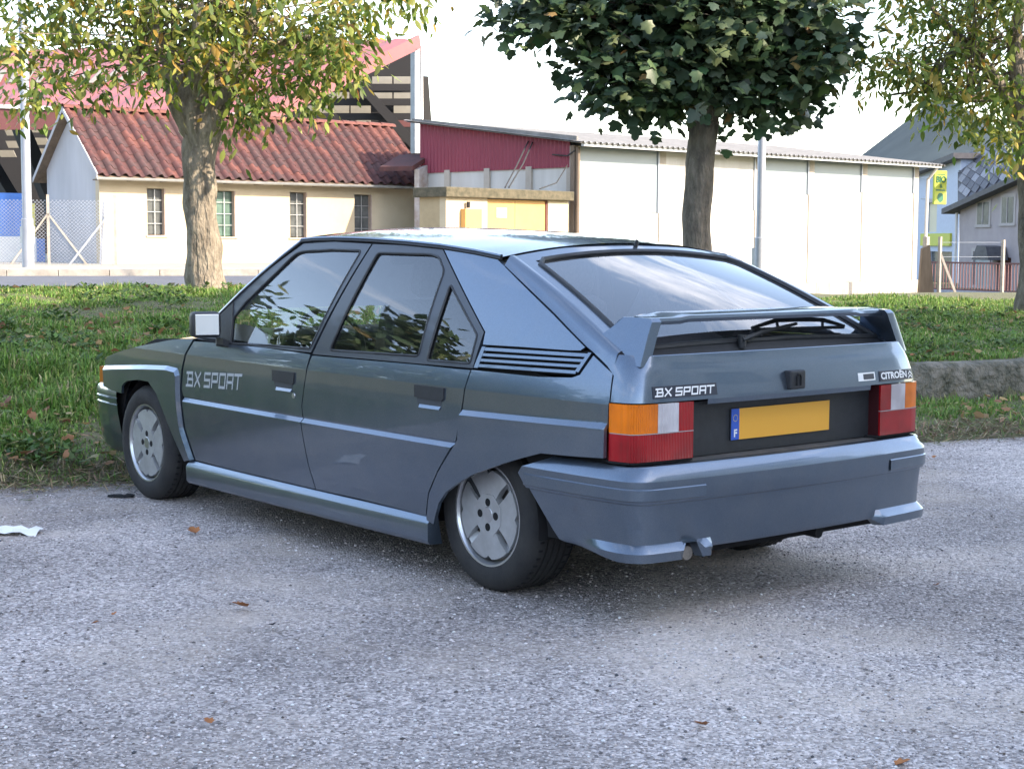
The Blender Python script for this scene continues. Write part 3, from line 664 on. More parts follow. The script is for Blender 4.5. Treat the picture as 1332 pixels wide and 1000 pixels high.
# red railing
M_rail = simple('red_railing_paint', (.16, .07, .07), .6)
RF = Frame(at(1206, 380, 60), at(1400, 382, 54), -.75)
rail = RF.root('street_railing', 'dark red vertical bar railing in front of the mauve house', 'railing')
zr = RF.hit(1260, 341)[1]; zb_ = RF.hit(1260, 378)[1]
mb = MB(); mb.box((0, 0, zr-.06), (RF.L, .05, zr)); mb.build('top_rail', M_rail, rail)
mb = MB(); mb.box((0, 0, zb_), (RF.L, .05, zb_+.05)); mb.build('bottom_rail', M_rail, rail)
nb = int(RF.L/.14)
bm_ = MB(); bm_.box((-.014, .012, zb_+.051), (.014, .038, zr-.061)); bme = bm_.mesh('bar'); bme.materials.append(M_rail)
for i in range(nb): b = link('bar', bme, None, rail); b.location = ((i+.5)*RF.L/nb, 0, 0)
mb = MB(); mb.box((-.2, -.05, zb_-1.0), (RF.L, .15, zb_-.002)); mb.build('base_wall', simple('low_wall_bluish', (.36, .38, .45), .9, var=.2), rail)
# fence posts of the old wire fence at right
M_cpost = simple('pale_post', (.32, .29, .255), .9, var=.2, scale=6)
def fpost(px_, top, bot, D, w, label, lean=0, brace=None):
    e = empty('fence_post', at(px_, bot, D)); tag(e, label, 'post'); h = (at(px_, top, D)-at(px_, bot, D)).z
    mb = MB(); mb.bar((0, 0, -.5), LAT*lean+Vector((0, 0, h)), w, w); mb.build('shaft', M_cpost, e)
    if brace:
        mb = MB(); mb.bar(Vector((0, 0, h*brace[2])), at(brace[0], brace[1], D)-at(px_, bot, D)-Vector((0, 0, .2)), w*.8); mb.build('brace', M_cpost, e)
fpost(1221, 308, 381, 44, .08, 'pale concrete fence post with a diagonal brace', 0, (1247, 382, .72))
fpost(1303, 312, 381, 44, .08, 'slim pale fence post before the mauve house')
fpost(1203, 308, 381, 46, .14, 'pale post standing beside the warehouse corner')
e = empty('timber_stump', at(1206, 382, 44)); tag(e, 'weathered timber stump leaning beside the warehouse plinth', 'post')
mb = MB(); mb.prism([(-.3, 0, -.5), (.3, 0, -.5), (.2, 0, 1.25), (-.05, 0, 1.35)], DEP*.2); mb.build('shaft', M_wood, e)
mb = MB()
for zz_ in (1.0, 1.4): mb.bar(at(1221, 381, 44)+Vector((0, 0, zz_)), at(1303, 381, 44)+Vector((0, 0, zz_)), .012)
tag(mb.build('fence_wire', M_steel), 'thin fence wires strung between the pale posts', 'wire')
# ---- chain-link fence left with posts
CF = Frame(at(-60, 356, 36), at(152, 357, 36.8), .62)
cf = CF.root('chain_link_fence', 'wire mesh fence on steel posts beside the cream house', 'fence')
zf = CF.hit(60, 260)[1]; mb = MB(); sp_ = .085; Lc = CF.L
n = int((Lc+zf)/sp_)
for i in range(n):
    a = i*sp_-zf
    for s in (0, 1):
        x0, x1 = a, a+zf; z0_, z1_ = .05, zf
        if x0 < 0: z0_ = .05+(-x0)*(zf-.05)/zf; x0 = 0
        if x1 > Lc: z1_ = zf-(x1-Lc)*(zf-.05)/zf; x1 = Lc
        if x1 <= x0: continue
        p, q = ((x0, .0, z0_), (x1, .0, z1_)) if s == 0 else ((x0, .006, .05+zf-z0_), (x1, .006, .05+zf-z1_))
        mb.bar(p, q, .006)
tag(mb.build('wire_mesh', M_steel, cf), kind='stuff')
for px_ in (-50, 63, 150):
    x, _ = CF.hit(px_, 300); mb = MB(); mb.box((x-.03, -.05, -.2), (x+.03, -.008, zf+.12)); mb.build('post', M_cpost, cf)
x, _ = CF.hit(63, 300); mb = MB(); mb.bar((x, -.03, zf*.8), (x-.9, -.03, 0), .04); mb.bar((x, -.03, zf*.8), (x+.9, -.03, 0), .04); mb.build('brace', M_cpost, cf)
x, _ = CF.hit(150, 300); mb = MB(); mb.bar((x-.08, -.03, zf*.85), (x-1.1, -.03, 0), .05); mb.bar((x-.25, .05, zf), (x-.35, .05, 0), .06); mb.build('gate_strut', M_steel, cf)
# ---- lamp posts
def lamp_post(px_, D, base, top_z, label, r0=.075, grp=None):
    p = at(px_, 350, D); e = empty('lamp_post', (p.x, p.y, base)); tag(e, label, 'lamp post')
    mb = MB(); mb.tube([(0, 0, -.3), (0, 0, 1.0), (0, 0, 1.01), (0, 0, top_z)], [r0*1.25, r0*1.25, r0, r0*.75], 12); mb.build('pole', M_steel, e, 40)
    mb = MB(); mb.box((-.03, -r0*1.4, .5), (.1, r0*1.4-.02, .85)); mb.build('access_hatch', M_zinc, e)
    mb = MB(); mb.tube([(0, 0, top_z-.05), LAT*(-.3)+Vector((0, 0, top_z+.3)), LAT*(-1.0)+Vector((0, 0, top_z+.4))], .035, 8); mb.build('arm', M_steel, e, 40)
    mb = MB(); mb.M = Matrix.Translation(LAT*(-1.25)+Vector((0, 0, top_z+.40))); mb.box((-.3, -.13, -.07), (.3, .13, .07), .04); mb.build('lantern', M_zinc, e)
lamp_post(988, 24, .35, 7.5, 'grey steel lamp post rising in front of white warehouse panels', .065)
lamp_post(37, 33, .70, 9.5, 'tall pale lamp post behind the wire fence by the hall', .10)
# ---- retaining wall
M_conc = simple('old_concrete', (.27, .24, .195), .95, c2=(.055, .058, .038), scale=7, bump=1.0, bscale=16, detail=10, bdist=.08)
rw = empty('retaining_wall', (0, 0, 0)); tag(rw, 'low weathered concrete retaining wall holding the grassy bank', 'wall')
mb = MB(); la_ = np.linspace(1.35, 11, 90); rows = []
for zq, dy in ((-.2, 0), (.12, .01), (.30, .03), (.335, .07), (.34, .22), (.1, .24)):
    row = []
    for a in la_:
        e_ = 1.80; j1 = .035*nz2(a, zq*3, 4)+.02*nz2(a, zq*3, 11); br = .16*max(0, nz2(a, 5, 1.7)-.05) if zq > .2 else 0
        row.append(wp(a, dtoe(a)+e_+dy+j1, zq-br+.015*nz2(a, 2, 6)))
    rows.append(row)
mb.grid(rows); mb.build('concrete_face', M_conc, rw, 60)
# ---- added unseen block right of the car park, sized to cast the shade over it
M_block = simple('block_render', (.62, .60, .56), .9, var=.1, scale=.6)  # kept pale to brighten the reflections in the car's rear
s2 = Vector((sl, sd)).normalized(); q2 = Vector((-s2.y, s2.x))       # (lat, depth): towards the sun / across it
def aq(a, q): v = s2*a+q2*q; return v.x, v.y
b0 = aq(11, -4); b1 = aq(11, 17.6)
BK = Frame(wp(*b1, 0), wp(*b0, 0), -.3)
blk = BK.root('shade_block', 'unseen tall rendered block added to shade the car park', 'shade caster')
BH = 12.6; BD = 9.0
hs = []
for f_ in range(4):
    for i in range(5): x = 2.0+i*4.0; hs.append((x, x+1.3, 1.3+f_*2.9, 2.7+f_*2.9))
mb = MB(); wall_open(mb, 0, BK.L, 0, BH, 0, .3, hs); clean(mb.build('front_wall', M_block, blk))
mb = MB(); mb.box((.001, .301, 0), (.3, BD, BH)); mb.box((BK.L-.3, .301, 0), (BK.L-.001, BD, BH)); mb.box((.301, BD-.3, 0), (BK.L-.301, BD-.001, BH)); mb.build('other_walls', M_block, blk)
mb = MB(); mb.box((-.4, -.4, BH+.002), (BK.L+.4, BD+.4, BH+.35)); mb.build('roof_slab', M_conc, blk)
for a, b_, c_, d_ in hs:
    w = empty('window', parent=blk); mb = MB(); mb.box((a, .15, c_), (b_, .18, d_)); mb.build('pane', M_pane, w)
    mb = MB(); mb.box((a-.06, -.05, c_-.08), (b_+.06, .14, c_-.002)); mb.build('sill', M_pinkw, w)
# ================================================================== TREES AND GRASS
M_bark = simple('pale_bark', (.36, .31, .24), .95, c2=(.13, .105, .08), scale=11, bump=1.0, bscale=20, stretch=(1, 1, .35), detail=12, bdist=.09)
M_bark2 = simple('grey_bark', (.26, .22, .175), .95, c2=(.10, .085, .07), scale=14, bump=1.0, bscale=24, stretch=(1, 1, .35), detail=12, bdist=.07)
M_leaf = leafy('leaf', .38); M_leafd = leafy('leaf_dark', .22, .45, .4); M_grass = leafy('grass_blade', .3, .6, .25)
def limb(mb, pts, radii, n=14, knob=.0, seed=0):
    pts = [Vector(p) for p in pts]; Pn = []; Rn = []
    for i in range(len(pts)-1):
        p0, p1, p2, p3 = pts[max(i-1, 0)], pts[i], pts[i+1], pts[min(i+2, len(pts)-1)]
        m_ = 7
        for k in range(m_+(i == len(pts)-2)):
            t = k/m_
            Pn.append(.5*((2*p1)+(p2-p0)*t+(2*p0-5*p1+4*p2-p3)*t*t+(3*p1-p0-3*p2+p3)*t**3)); Rn.append(lerp(radii[i], radii[i+1], t))
    start = len(mb.v); mb.tube(Pn, Rn, n)
    if knob:
        for i, p in enumerate(Pn):
            for k in range(n):
                v = mb.v[start+i*n+k]; d = v-(mb.M @ p)
                f = 1+knob*mnoise.noise(Vector((v.x*5+seed, v.y*5, v.z*2.6)))+knob*.6*mnoise.noise(Vector((v.x*14, v.y*14+seed, v.z*5)))
                mb.v[start+i*n+k] = (mb.M @ p)+d*f
    return Pn
MAPLE = [(0, 0), (.22, .02), (.46, .04), (.42, .24), (.56, .50), (.38, .56), (.27, .60), (.22, .84), (0, 1.0), (-.22, .84), (-.27, .60), (-.38, .56), (-.56, .50), (-.42, .24), (-.46, .04), (-.22, .02)]
LANCE = [(0, 0), (.16, .25), (.18, .5), (.09, .8), (0, 1.0), (-.09, .8), (-.18, .5), (-.16, .25)]
def leaf_arrays(shape, pos, dirs, ups, sizes, cols_, curl=.15):
    """one small folded polygon per leaf, vectorised"""
    sh = np.array(shape); n = len(pos); k = len(sh)
    t = dirs/np.linalg.norm(dirs, axis=1, keepdims=True); s = np.cross(t, ups); s /= np.linalg.norm(s, axis=1, keepdims=True)+1e-9; nn = np.cross(s, t)
    c = sh.mean(0); pts = np.vstack([sh, [[0, .38]]])
    z = -curl*np.abs(pts[:, 0])*1.2-curl*.6*pts[:, 1]**2
    V = pos[:, None]+sizes[:, None, None]*(pts[None, :, 0:1]*s[:, None]+pts[None, :, 1:2]*t[:, None]+z[None, :, None]*nn[:, None])
    fb = np.array([(k, i, (i+1) % k) for i in range(k)])
    F = fb[None]+np.arange(n)[:, None, None]*(k+1)
    return V.reshape(-1, 3), F.reshape(-1, 3), np.repeat(cols_, k+1, 0)
def pick_cols(n, pal, w, jit=.25):
    pal = np.array(pal); i = rng.choice(len(pal), n, p=np.array(w)/sum(w)); c = pal[i]*(1+jit*(rng.random((n, 1))*2-1)); c = c*(1+.08*rng.normal(size=(n, 3)))
    return np.concatenate([c.clip(.005, .9), np.ones((n, 1))], 1)
def single_leaves(parent, shape, pos, dirs, ups, sizes, cols_, mat, nvar=6):
    """the leaves nearest the viewer as leaf objects that share a few meshes"""
    ms = []
    for v in range(nvar):
        c = cols_[np.argsort(cols_[:, 0])[int((.08+.84*v/(nvar-1))*(len(cols_)-1))]]
        V, F, C = leaf_arrays(shape, np.zeros((1, 3)), np.array([[0., 1, 0]]), np.array([[0., 0, 1]]), np.ones(1), c[None], .12+.05*v)
        me = big_mesh('leaf', V, F, C); me.materials.append(mat); ms.append(me)
    for i in range(len(pos)):
        t = Vector(dirs[i]).normalized(); s = t.cross(Vector(ups[i])).normalized(); nn = s.cross(t)
        o = link('leaf', ms[i % nvar], None, parent); M_ = Matrix((s, t, nn)).transposed().to_4x4(); M_.translation = Vector(pos[i])
        o.matrix_local = M_ @ Matrix.Scale(float(sizes[i]), 4)
def crown(parent, mat, shape, clusters, per, spread, size, pal, w, droop, n_single, twigmat, origin, seed):
    """clusters: centres of twig tufts (world). leaves hang about each"""
    C = np.array([c[:3] for c in clusters]); n = len(C)*per
    idx = np.repeat(np.arange(len(C)), per)
    off = rng.normal(size=(n, 3))*spread; off[:, 2] -= droop*spread*rng.random(n)
    pos = C[idx]+off
    dirs = rng.normal(size=(n, 3)); dirs[:, 2] = dirs[:, 2]*.5-droop; dirs += off/spread*.4
    ups = rng.normal(size=(n, 3))*.45+np.array([0, 0, 1.]); ups += -np.array(DEP)*.3
    sizes = size*(.6+.7*rng.random(n)); cols_ = pick_cols(n, pal, w)
    o3 = np.array(origin); pos = pos-o3
    # nearest to the viewer first
    depth = (pos+o3-np.array(CPOS)) @ np.array(DEP); zz = pos[:, 2]+o3[2]
    vis = (zz < 1.28+depth*.155)
    order = np.argsort(depth+(~vis)*100-sizes*6); s = order[:n_single]; rest = order[n_single:]
    V, F, K = leaf_arrays(shape, pos[rest], dirs[rest], ups[rest], sizes[rest], cols_[rest])
    o = link('foliage', big_mesh('foliage', V, F, K), mat, parent); tag(o, kind='stuff')
    lv = single_leaves(parent, shape, pos[s], dirs[s], ups[s], sizes[s], cols_[s], mat)
    return o
def tufts_ellipsoid(c, rad, n, hollow=.45, zmin=None, seed=0, lump=.25):
    out = []
    while len(out) < n:
        v = Vector((random.gauss(0, 1), random.gauss(0, 1), random.gauss(0, 1))).normalized()
        r_ = lerp(hollow, 1.0, random.random()**.6)*(1+lump*mnoise.noise(v*2.2+Vector((seed, 0, 0))))
        lat, D, z = c[0]+v.x*rad[0]*r_, c[1]+v.y*rad[1]*r_, c[2]+v.z*rad[2]*r_
        if zmin is not None and z < zmin(lat, D): continue
        out.append(wp(lat, D, z))
    return out
def tree(name, label, base, trunk_pts, trunk_r, limbs, bark, knob, crown_args, twigs):
    e = empty(name, base); tag(e, label, 'tree', 'trees along the grassy bank'); b = Vector(base)
    mb = MB(); limb(mb, [Vector(p)-b for p in trunk_pts], trunk_r, 20, knob, 1.3); mb.build('trunk', bark, e, 70)
    for P, rr_ in limbs:
        mb = MB(); limb(mb, [Vector(p)-b for p in P], rr_, 10, knob*.8, 4.1); mb.build('limb', bark, e, 70)
    mb = MB()
    for a, c in twigs: 
        a, c = Vector(a)-b, Vector(c)-b; mid = a.lerp(c, .5)+Vector((random.uniform(-.1, .1), random.uniform(-.1, .1), .12))
        mb.tube([a, mid, c], [.016, .010, .004], 5)
    o = mb.build('twigs', bark, e, 70); tag(o, kind='stuff')
    cr_ = empty('crown', parent=e)
    crown(cr_, *crown_args)
    return e
# left tree: knobbly pollard with hanging yellow-green leaves
D1 = 16.6
def T1(px_, py_, dd=0): return at(px_, py_, D1+dd)
bl, bD = latD(T1(269, 376)); base1 = wp(bl, bD, height(bl, bD)-.02)
tk = [base1-Vector((0, 0, .15)), T1(268, 350), T1(263, 300), T1(261, 250), T1(259, 205), T1(262, 165), T1(262, 128), T1(266, 90)]
lm = [([T1(262, 170), T1(236, 128), T1(226, 92), T1(205, 40), T1(190, -40)], [.19, .16, .10, .06, .03]), ([T1(264, 165), T1(290, 118), T1(305, 80), T1(330, 20), T1(345, -60)], [.18, .15, .10, .06, .03]),
      ([T1(262, 130), T1(262, 80, -.3), T1(258, 20, -.5), T1(250, -60, -.5)], [.17, .12, .07, .03]), ([T1(240, 130), T1(180, 80, .5), T1(120, 55, .8), T1(60, 60, 1)], [.09, .05, .03, .012]),
      ([T1(296, 110), T1(360, 60, .3), T1(420, 50, .2), T1(470, 70, .2)], [.09, .05, .03, .012]), ([T1(262, 120), T1(270, 60, .8), T1(290, 0, 1.3), T1(300, -60, 1.6)], [.11, .07, .04, .02])]
cl = tufts_ellipsoid((-3.45, D1+.1, 4.75), (1.45, 1.4, 1.5), 150, .35, lambda a, d: 3.5+.22*abs(a+3.3), 2, .3)
for (px_, py_) in ((40, 95), (20, 60), (60, 120), (90, 90), (110, 60), (30, 140), (65, 45), (140, 100), (150, 60), (125, 130), (180, 90), (100, 20), (50, 10), (20, 20), (200, 120), (215, 70), (310, 130), (330, 150), (325, 110), (345, 90), (320, 165),
                   (300, 155), (240, 60), (400, 60), (390, 110), (405, 85), (380, 40), (430, 40), (440, 80), (450, 100), (395, 130), (440, 15), (470, 30), (490, 8), (520, 0), (540, 8), (460, 60), (350, 30), (280, 40), (265, 90), (250, 110), (285, 85), (230, 30), (170, 20), (330, 60), (290, 20), (205, 20), (130, 15), (420, 70), (455, 85), (402, 140), (310, 60)):
    for k in range(3): cl.append(T1(px_+random.uniform(-10, 10), py_-22+random.uniform(-8, 8), random.uniform(-1.2, .9)))
GREENS1 = [(.12, .18, .035), (.19, .24, .05), (.08, .13, .026), (.38, .32, .06), (.42, .26, .06), (.28, .31, .07)]
tw = [(random.choice([T1(226, 92), T1(305, 80), T1(262, 80), T1(205, 40), T1(330, 20), T1(180, 80, .5), T1(360, 60, .3)]), c) for c in random.sample(cl, 70)]
tree('pollarded_tree', 'leaning pale trunked tree with drooping yellow green leaves before the cream house', base1, tk, [.235, .19, .172, .165, .17, .20, .21, .16], lm, M_bark, .20,
     (M_leaf, LANCE, cl, 37, .16, .125, GREENS1, (3, 4, 2, 1.8, .8, 2.5), .75, 240, M_bark, base1, 1), tw)
# middle tree: dense dark maple
D2 = 17.6
def T2(px_, py_, dd=0): return at(px_, py_, D2+dd)
bl, bD = latD(T2(908, 384)); base2 = wp(bl, bD, height(bl, bD)-.02)
tk = [base2-Vector((0, 0, .15)), T2(907, 350), T2(906, 300), T2(909, 250), T2(912, 200), T2(915, 165), T2(918, 120)]
lm = [([T2(915, 165), T2(890, 110), T2(850, 60), T2(790, 30), T2(720, 10)], [.13, .09, .06, .035, .015]), ([T2(915, 160), T2(945, 100), T2(990, 50), T2(1040, 0), T2(1060, -60)], [.13, .09, .06, .04, .02]),
      ([T2(916, 140), T2(915, 80, -.3), T2(905, 10, -.4), T2(900, -90, -.4)], [.13, .10, .07, .03]), ([T2(900, 120), T2(840, 110, .3), T2(790, 120, .5)], [.06, .04, .015])]
cl = tufts_ellipsoid((2.10, D2, 3.8), (1.0, 1.0, 1.3), 280, .2, lambda a, d: 3.05+.05*nz2(a, d, 3), 7, .28)
cl += tufts_ellipsoid((2.1, D2, 4.8), (1.15, 1.1, 1.2), 100, .3, None, 7, .28)
for (px_, py_) in ((655, 38), (668, 30), (672, 48), (700, 48), (712, 52), (720, 25), (705, 12), (735, 40), (745, 20), (760, 45), (765, 62), (775, 25), (790, 55), (730, 5), (755, 0), (770, 95), (780, 112), (765, 120), (795, 120), (810, 132), (790, 80), (800, 140), (1100, 80), (1112, 60), (1095, 100), (1105, 30), (1085, 110), (1075, 120), (1090, 10), (1060, 130), (1120, 70),
                   (830, 148), (870, 152), (950, 156), (1000, 152), (1040, 146), (850, 148), (980, 154), (1020, 150)):
    for k in range(1 if px_ < 720 else 2): cl.append(T2(px_-(32 if px_ > 1050 else 0)+random.uniform(-6, 6), py_-30+random.uniform(-6, 6), random.uniform(-.8, .5)))
tw = [(random.choice([T2(890, 110), T2(945, 100), T2(990, 50), T2(850, 60), T2(790, 30), T2(915, 80, -.3), T2(720, 10)]), c) for c in random.sample(cl, 160)]
tw += [(T2(720, 10), T2(670, 35)), (T2(720, 10), T2(705, 50)), (T2(790, 30), T2(740, 45))]
GREENS2 = [(.055, .098, .050), (.078, .132, .062), (.042, .076, .043), (.13, .165, .07), (.24, .18, .075)]
tree('maple_tree', 'dense dark green maple with broad leaves behind the car roof', base2, tk, [.24, .168, .158, .156, .160, .165, .14], lm, M_bark2, .10,
     (M_leafd, MAPLE, cl, 40, .17, .135, GREENS2, (4, 4, 3, .9, .22), .35, 280, M_bark2, base2, 2), tw)
# right tree
D3 = 18.0
def T3(px_, py_, dd=0): return at(px_, py_, D3+dd)
bl, bD = latD(T3(1342, 384)); base3 = wp(bl, bD, height(bl, bD)-.02)
tk = [base3-Vector((0, 0, .15)), T3(1342, 340), T3(1340, 290), T3(1338, 240), T3(1336, 190), T3(1330, 130), T3(1322, 80)]
lm = [([T3(1334, 170), T3(1300, 110), T3(1260, 60), T3(1220, 20), T3(1190, -20)], [.10, .07, .05, .03, .015]), ([T3(1332, 130), T3(1320, 60), T3(1330, 0), T3(1350, -80)], [.12, .09, .06, .03]), ([T3(1310, 125), T3(1260, 130), T3(1200, 120), T3(1150, 125)], [.05, .035, .02, .01]),
      ([T3(1335, 160), T3(1400, 90), T3(1450, 10)], [.1, .06, .03])]
cl = tufts_ellipsoid((6.0, D3, 4.3), (1.75, 1.5, 1.6), 90, .3, lambda a, d: 3.5+.25*max(0, 5.8-a), 5, .3)
for (px_, py_) in ((1130, 128), (1150, 130), (1165, 120), (1180, 150), (1200, 130), (1215, 160), (1190, 100), (1180, 60), (1160, 20), (1200, 30), (1220, 60), (1240, 90), (1250, 140), (1235, 180), (1260, 170), (1280, 190), (1290, 150), (1300, 215), (1310, 190), (1325, 225), (1270, 110), (1300, 100), (1260, 40), (1290, 60), (1310, 30), (1240, 15), (1280, 10), (1210, 8), (1150, 5), (1320, 150), (1325, 70), (1205, 175), (1315, 235), (1265, 205), (1245, 120), (1225, 130)):
    for k in range(3): cl.append(T3(px_+random.uniform(-9, 9), py_-50+random.uniform(-8, 8), random.uniform(-.9, .8)))
tw = [(random.choice([T3(1300, 110), T3(1260, 60), T3(1260, 130), T3(1320, 60), T3(1200, 120)]), c) for c in random.sample(cl, 55)]
tree('ash_tree', 'loose yellow green tree standing before the mauve house', base3, tk, [.2, .13, .12, .115, .13, .14, .1], lm, M_bark2, .2,
     (M_leaf, LANCE, cl, 33, .16, .125, GREENS1, (3.5, 4, 2, 1.5, .6, 2.5), .7, 220, M_bark2, base3, 3), tw)
# ---- hedge trees left of the car park (beyond the picture's edge; they show in the paint and glass)
for i, (la_, dd, hh) in enumerate(((-14, 7.5, 5.4), (-15.5, 11, 7.0), (-18, 4, 6.4), (-17.5, 15.5, 6.2), (-21, 9, 9.0), (-22, 20, 9.0), (-16, -2, 6.6), (-20, -8, 7.2))):
    b = wp(la_, dd, height(la_, dd)); e = empty('hedge_tree', b)
    tag(e, 'dark bushy hedge tree in the row bordering the car park', 'tree', 'hedge trees bordering the car park')
    mb = MB(); limb(mb, [(0, 0, -.2), (.05, 0, hh*.3), (0, .1, hh*.7)], [.2, .15, .05], 8, .1); mb.build('trunk', M_bark2, e, 70)
    n = 2600; v = rng.normal(size=(n, 3)); v /= np.linalg.norm(v, axis=1, keepdims=True); rr_ = (.5+.5*rng.random((n, 1)))*np.array([1.9, 1.9, hh*.5])
    pos = v*rr_*(1+.25*np.sin(v[:, :1]*5+i)*np.cos(v[:, 1:2]*4))+np.array([0, 0, hh*.52])
    V, F, K = leaf_arrays(LANCE, pos, rng.normal(size=(n, 3)), rng.normal(size=(n, 3))+[0, 0, 1], .35+.2*rng.random(n), pick_cols(n, GREENS2, (4, 4, 3, 1.5, .2)))
    tag(link('foliage', big_mesh('foliage', V, F, K), M_leafd, e), kind='stuff')
# ---- grass
def grass(n, dmin, dmax, keep, hgt, wid, pal, w, lean=.5):
    D = dmin+(dmax-dmin)*rng.random(n)**1.25; la_ = np.where(rng.random(n) < .74, (rng.random(n)*2-1)*(D*.345+.15), (rng.random(n)*2-1)*(D*.30+3.6))
    # clumps
    z = np.empty(n); ok = np.zeros(n, bool); tall = np.ones(n)
    for i in range(n):
        e_ = D[i]-dtoe(la_[i])
        cn = nz2(la_[i]*1.0, D[i], 1.6)+.6*nz2(la_[i], D[i], 4.5)
        if not keep(la_[i], D[i], e_, cn): continue
        ok[i] = True; z[i] = height(la_[i], D[i]); tall[i] = max(.35, 1+1.1*cn)*(1.35 if (la_[i] < 0 and e_ < 3.5) else 1)
    D, la_, z, tall = D[ok], la_[ok], z[ok], tall[ok]; n = len(D)
    P = np.array([CPOS.x, CPOS.y, 0])+la_[:, None]*np.array(LAT)+D[:, None]*np.array(DEP); P[:, 2] = z-.01
    az = rng.random(n)*6.283; h = hgt*(.45+.8*rng.random(n))*tall; wd = wid*(.6+.8*rng.random(n))
    d = np.stack([np.cos(az), np.sin(az), np.zeros(n)], 1); s = np.stack([-np.sin(az), np.cos(az), np.zeros(n)], 1)
    ln = (lean*rng.random(n)*1.3)[:, None]; up = np.array([0, 0, 1.])
    b0 = P-s*wd[:, None]; b1 = P+s*wd[:, None]; md = P+up*(h*.55)[:, None]+d*ln*(h*.35)[:, None]
    m0 = md-s*wd[:, None]*.8; m1 = md+s*wd[:, None]*.8; tp = P+up*(h*(1-.35*ln[:, 0]))[:, None]+d*ln*h[:, None]
    V = np.stack([b0, b1, m1, m0, tp], 1).reshape(-1, 3); i5 = np.arange(n)[:, None]*5
    F = np.concatenate([np.array([[0, 1, 2]])+i5, np.array([[0, 2, 3]])+i5, np.array([[3, 2, 4]])+i5])
    K = pick_cols(n, pal, w, .3); return V, F, np.repeat(K, 5, 0)
GP = [(.125, .235, .05), (.18, .30, .065), (.09, .18, .038), (.31, .34, .12), (.40, .35, .19)]
def kp_bank(la, D, e, cn):
    if e < -.05: return False
    if la > 1.5 and abs(e-1.93) < .2: return False
    if e < .55-.5*cn and random.random() < .80: return False
    if la > 1.5 and e < 1.9: return random.random() < .5+.4*cn
    return cn > -.75 or random.random() < .5
g1 = grass(400000, 7.4, 21.5, kp_bank, .066, .0055, GP, (4, 4, 2.5, 1.4, .9), 1.1)
go = link('grass', big_mesh('grass', *g1), M_grass); tag(go, 'rough green grass with dry patches covering the bank', 'grass', kind='stuff')
# straw, twigs and short dead grass along the foot of the bank
def litter(n):
    la_ = rng.random(n)*9-4.2; e_ = rng.normal(.12, .22, n); D = np.array([dtoe(a) for a in la_])+e_
    z = np.array([max(height(a, d), zpark(a, d)) for a, d in zip(la_, D)])+.006+.02*rng.random(n)
    P = np.array([CPOS.x, CPOS.y, 0])+la_[:, None]*np.array(LAT)+D[:, None]*np.array(DEP); P[:, 2] = z
    d = rng.normal(size=(n, 3)); d[:, 2] = np.abs(d[:, 2])*.35
    return leaf_arrays([(0, 0), (.05, .3), (.04, .7), (0, 1), (-.04, .7), (-.05, .3)], P, d, np.tile([0, 0, 1.], (n, 1))+.3*rng.normal(size=(n, 3)), .03+.06*rng.random(n), pick_cols(n, [(.30, .23, .14), (.20, .14, .085), (.40, .33, .2), (.12, .17, .05), (.10, .075, .05)], (3, 3, 2, 3, 2)))
tag(link('dead_grass', big_mesh('dead_grass', *litter(26000)), M_grass), 'dead straw and plant litter along the foot of the bank', 'litter', kind='stuff')
# broad-leaved weeds in the bank
def weeds(n):
    pos = []; dr = []; sz = []
    for _ in range(n):
        D = 7.9+random.random()**1.3*11; la_ = (random.random()*2-1)*D*.34; e_ = D-dtoe(la_)
        if e_ < .25 or (la_ > 1.5 and e_ < 2.1) or nz2(la_+9, D, 1.1) < .02: continue
        p = wp(la_, D, height(la_, D)); k = random.randint(5, 9); s = random.uniform(.03, .075)
        for j in range(k):
            a = 6.283*j/k+random.random(); pos.append((p.x+.02*math.cos(a), p.y+.02*math.sin(a), p.z+random.uniform(.01, .07))); dr.append((math.cos(a), math.sin(a), random.uniform(.1, .9))); sz.append(s*random.uniform(.7, 1.2))
    n = len(pos); return leaf_arrays([(0, 0), (.22, .25), (.27, .55), (0, 1), (-.27, .55), (-.22, .25)], np.array(pos), np.array(dr), np.tile([0, 0, 1.], (n, 1)), np.array(sz), pick_cols(n, [(.07, .13, .035), (.11, .18, .05), (.05, .09, .03)], (3, 3, 2)))
tag(link('weeds', big_mesh('weeds', *weeds(5200)), M_grass), 'low broad leaved weeds growing through the grass on the bank', 'weeds', kind='stuff')
# fallen leaves on the bank
def fallen(n):
    pos = []
    while len(pos) < n:
        D = random.uniform(8.4, 18); la_ = (random.random()*2-1)*D*.34; e_ = D-dtoe(la_)
        if e_ < -.1 or (la_ > 1.5 and 1.7 < e_ < 2.1): continue
        c0 = nz2(la_-4, D, .8)
        if random.random() > .25+1.3*c0: continue
        pos.append(tuple(wp(la_, D, height(la_, D)+random.uniform(.02, .08))))
    d = rng.normal(size=(n, 3)); d[:, 2] *= .25
    return leaf_arrays(MAPLE, np.array(pos), d, np.tile([0, 0, 1.], (n, 1))+.35*rng.normal(size=(n, 3)), .03+.045*rng.random(n), pick_cols(n, [(.34, .20, .10), (.26, .13, .06), (.42, .30, .14)], (3, 3, 2)))
tag(link('fallen_leaves', big_mesh('fallen_leaves', *fallen(1100)), M_grass), 'brown fallen leaves strewn through the grass of the bank', 'leaves', kind='stuff')
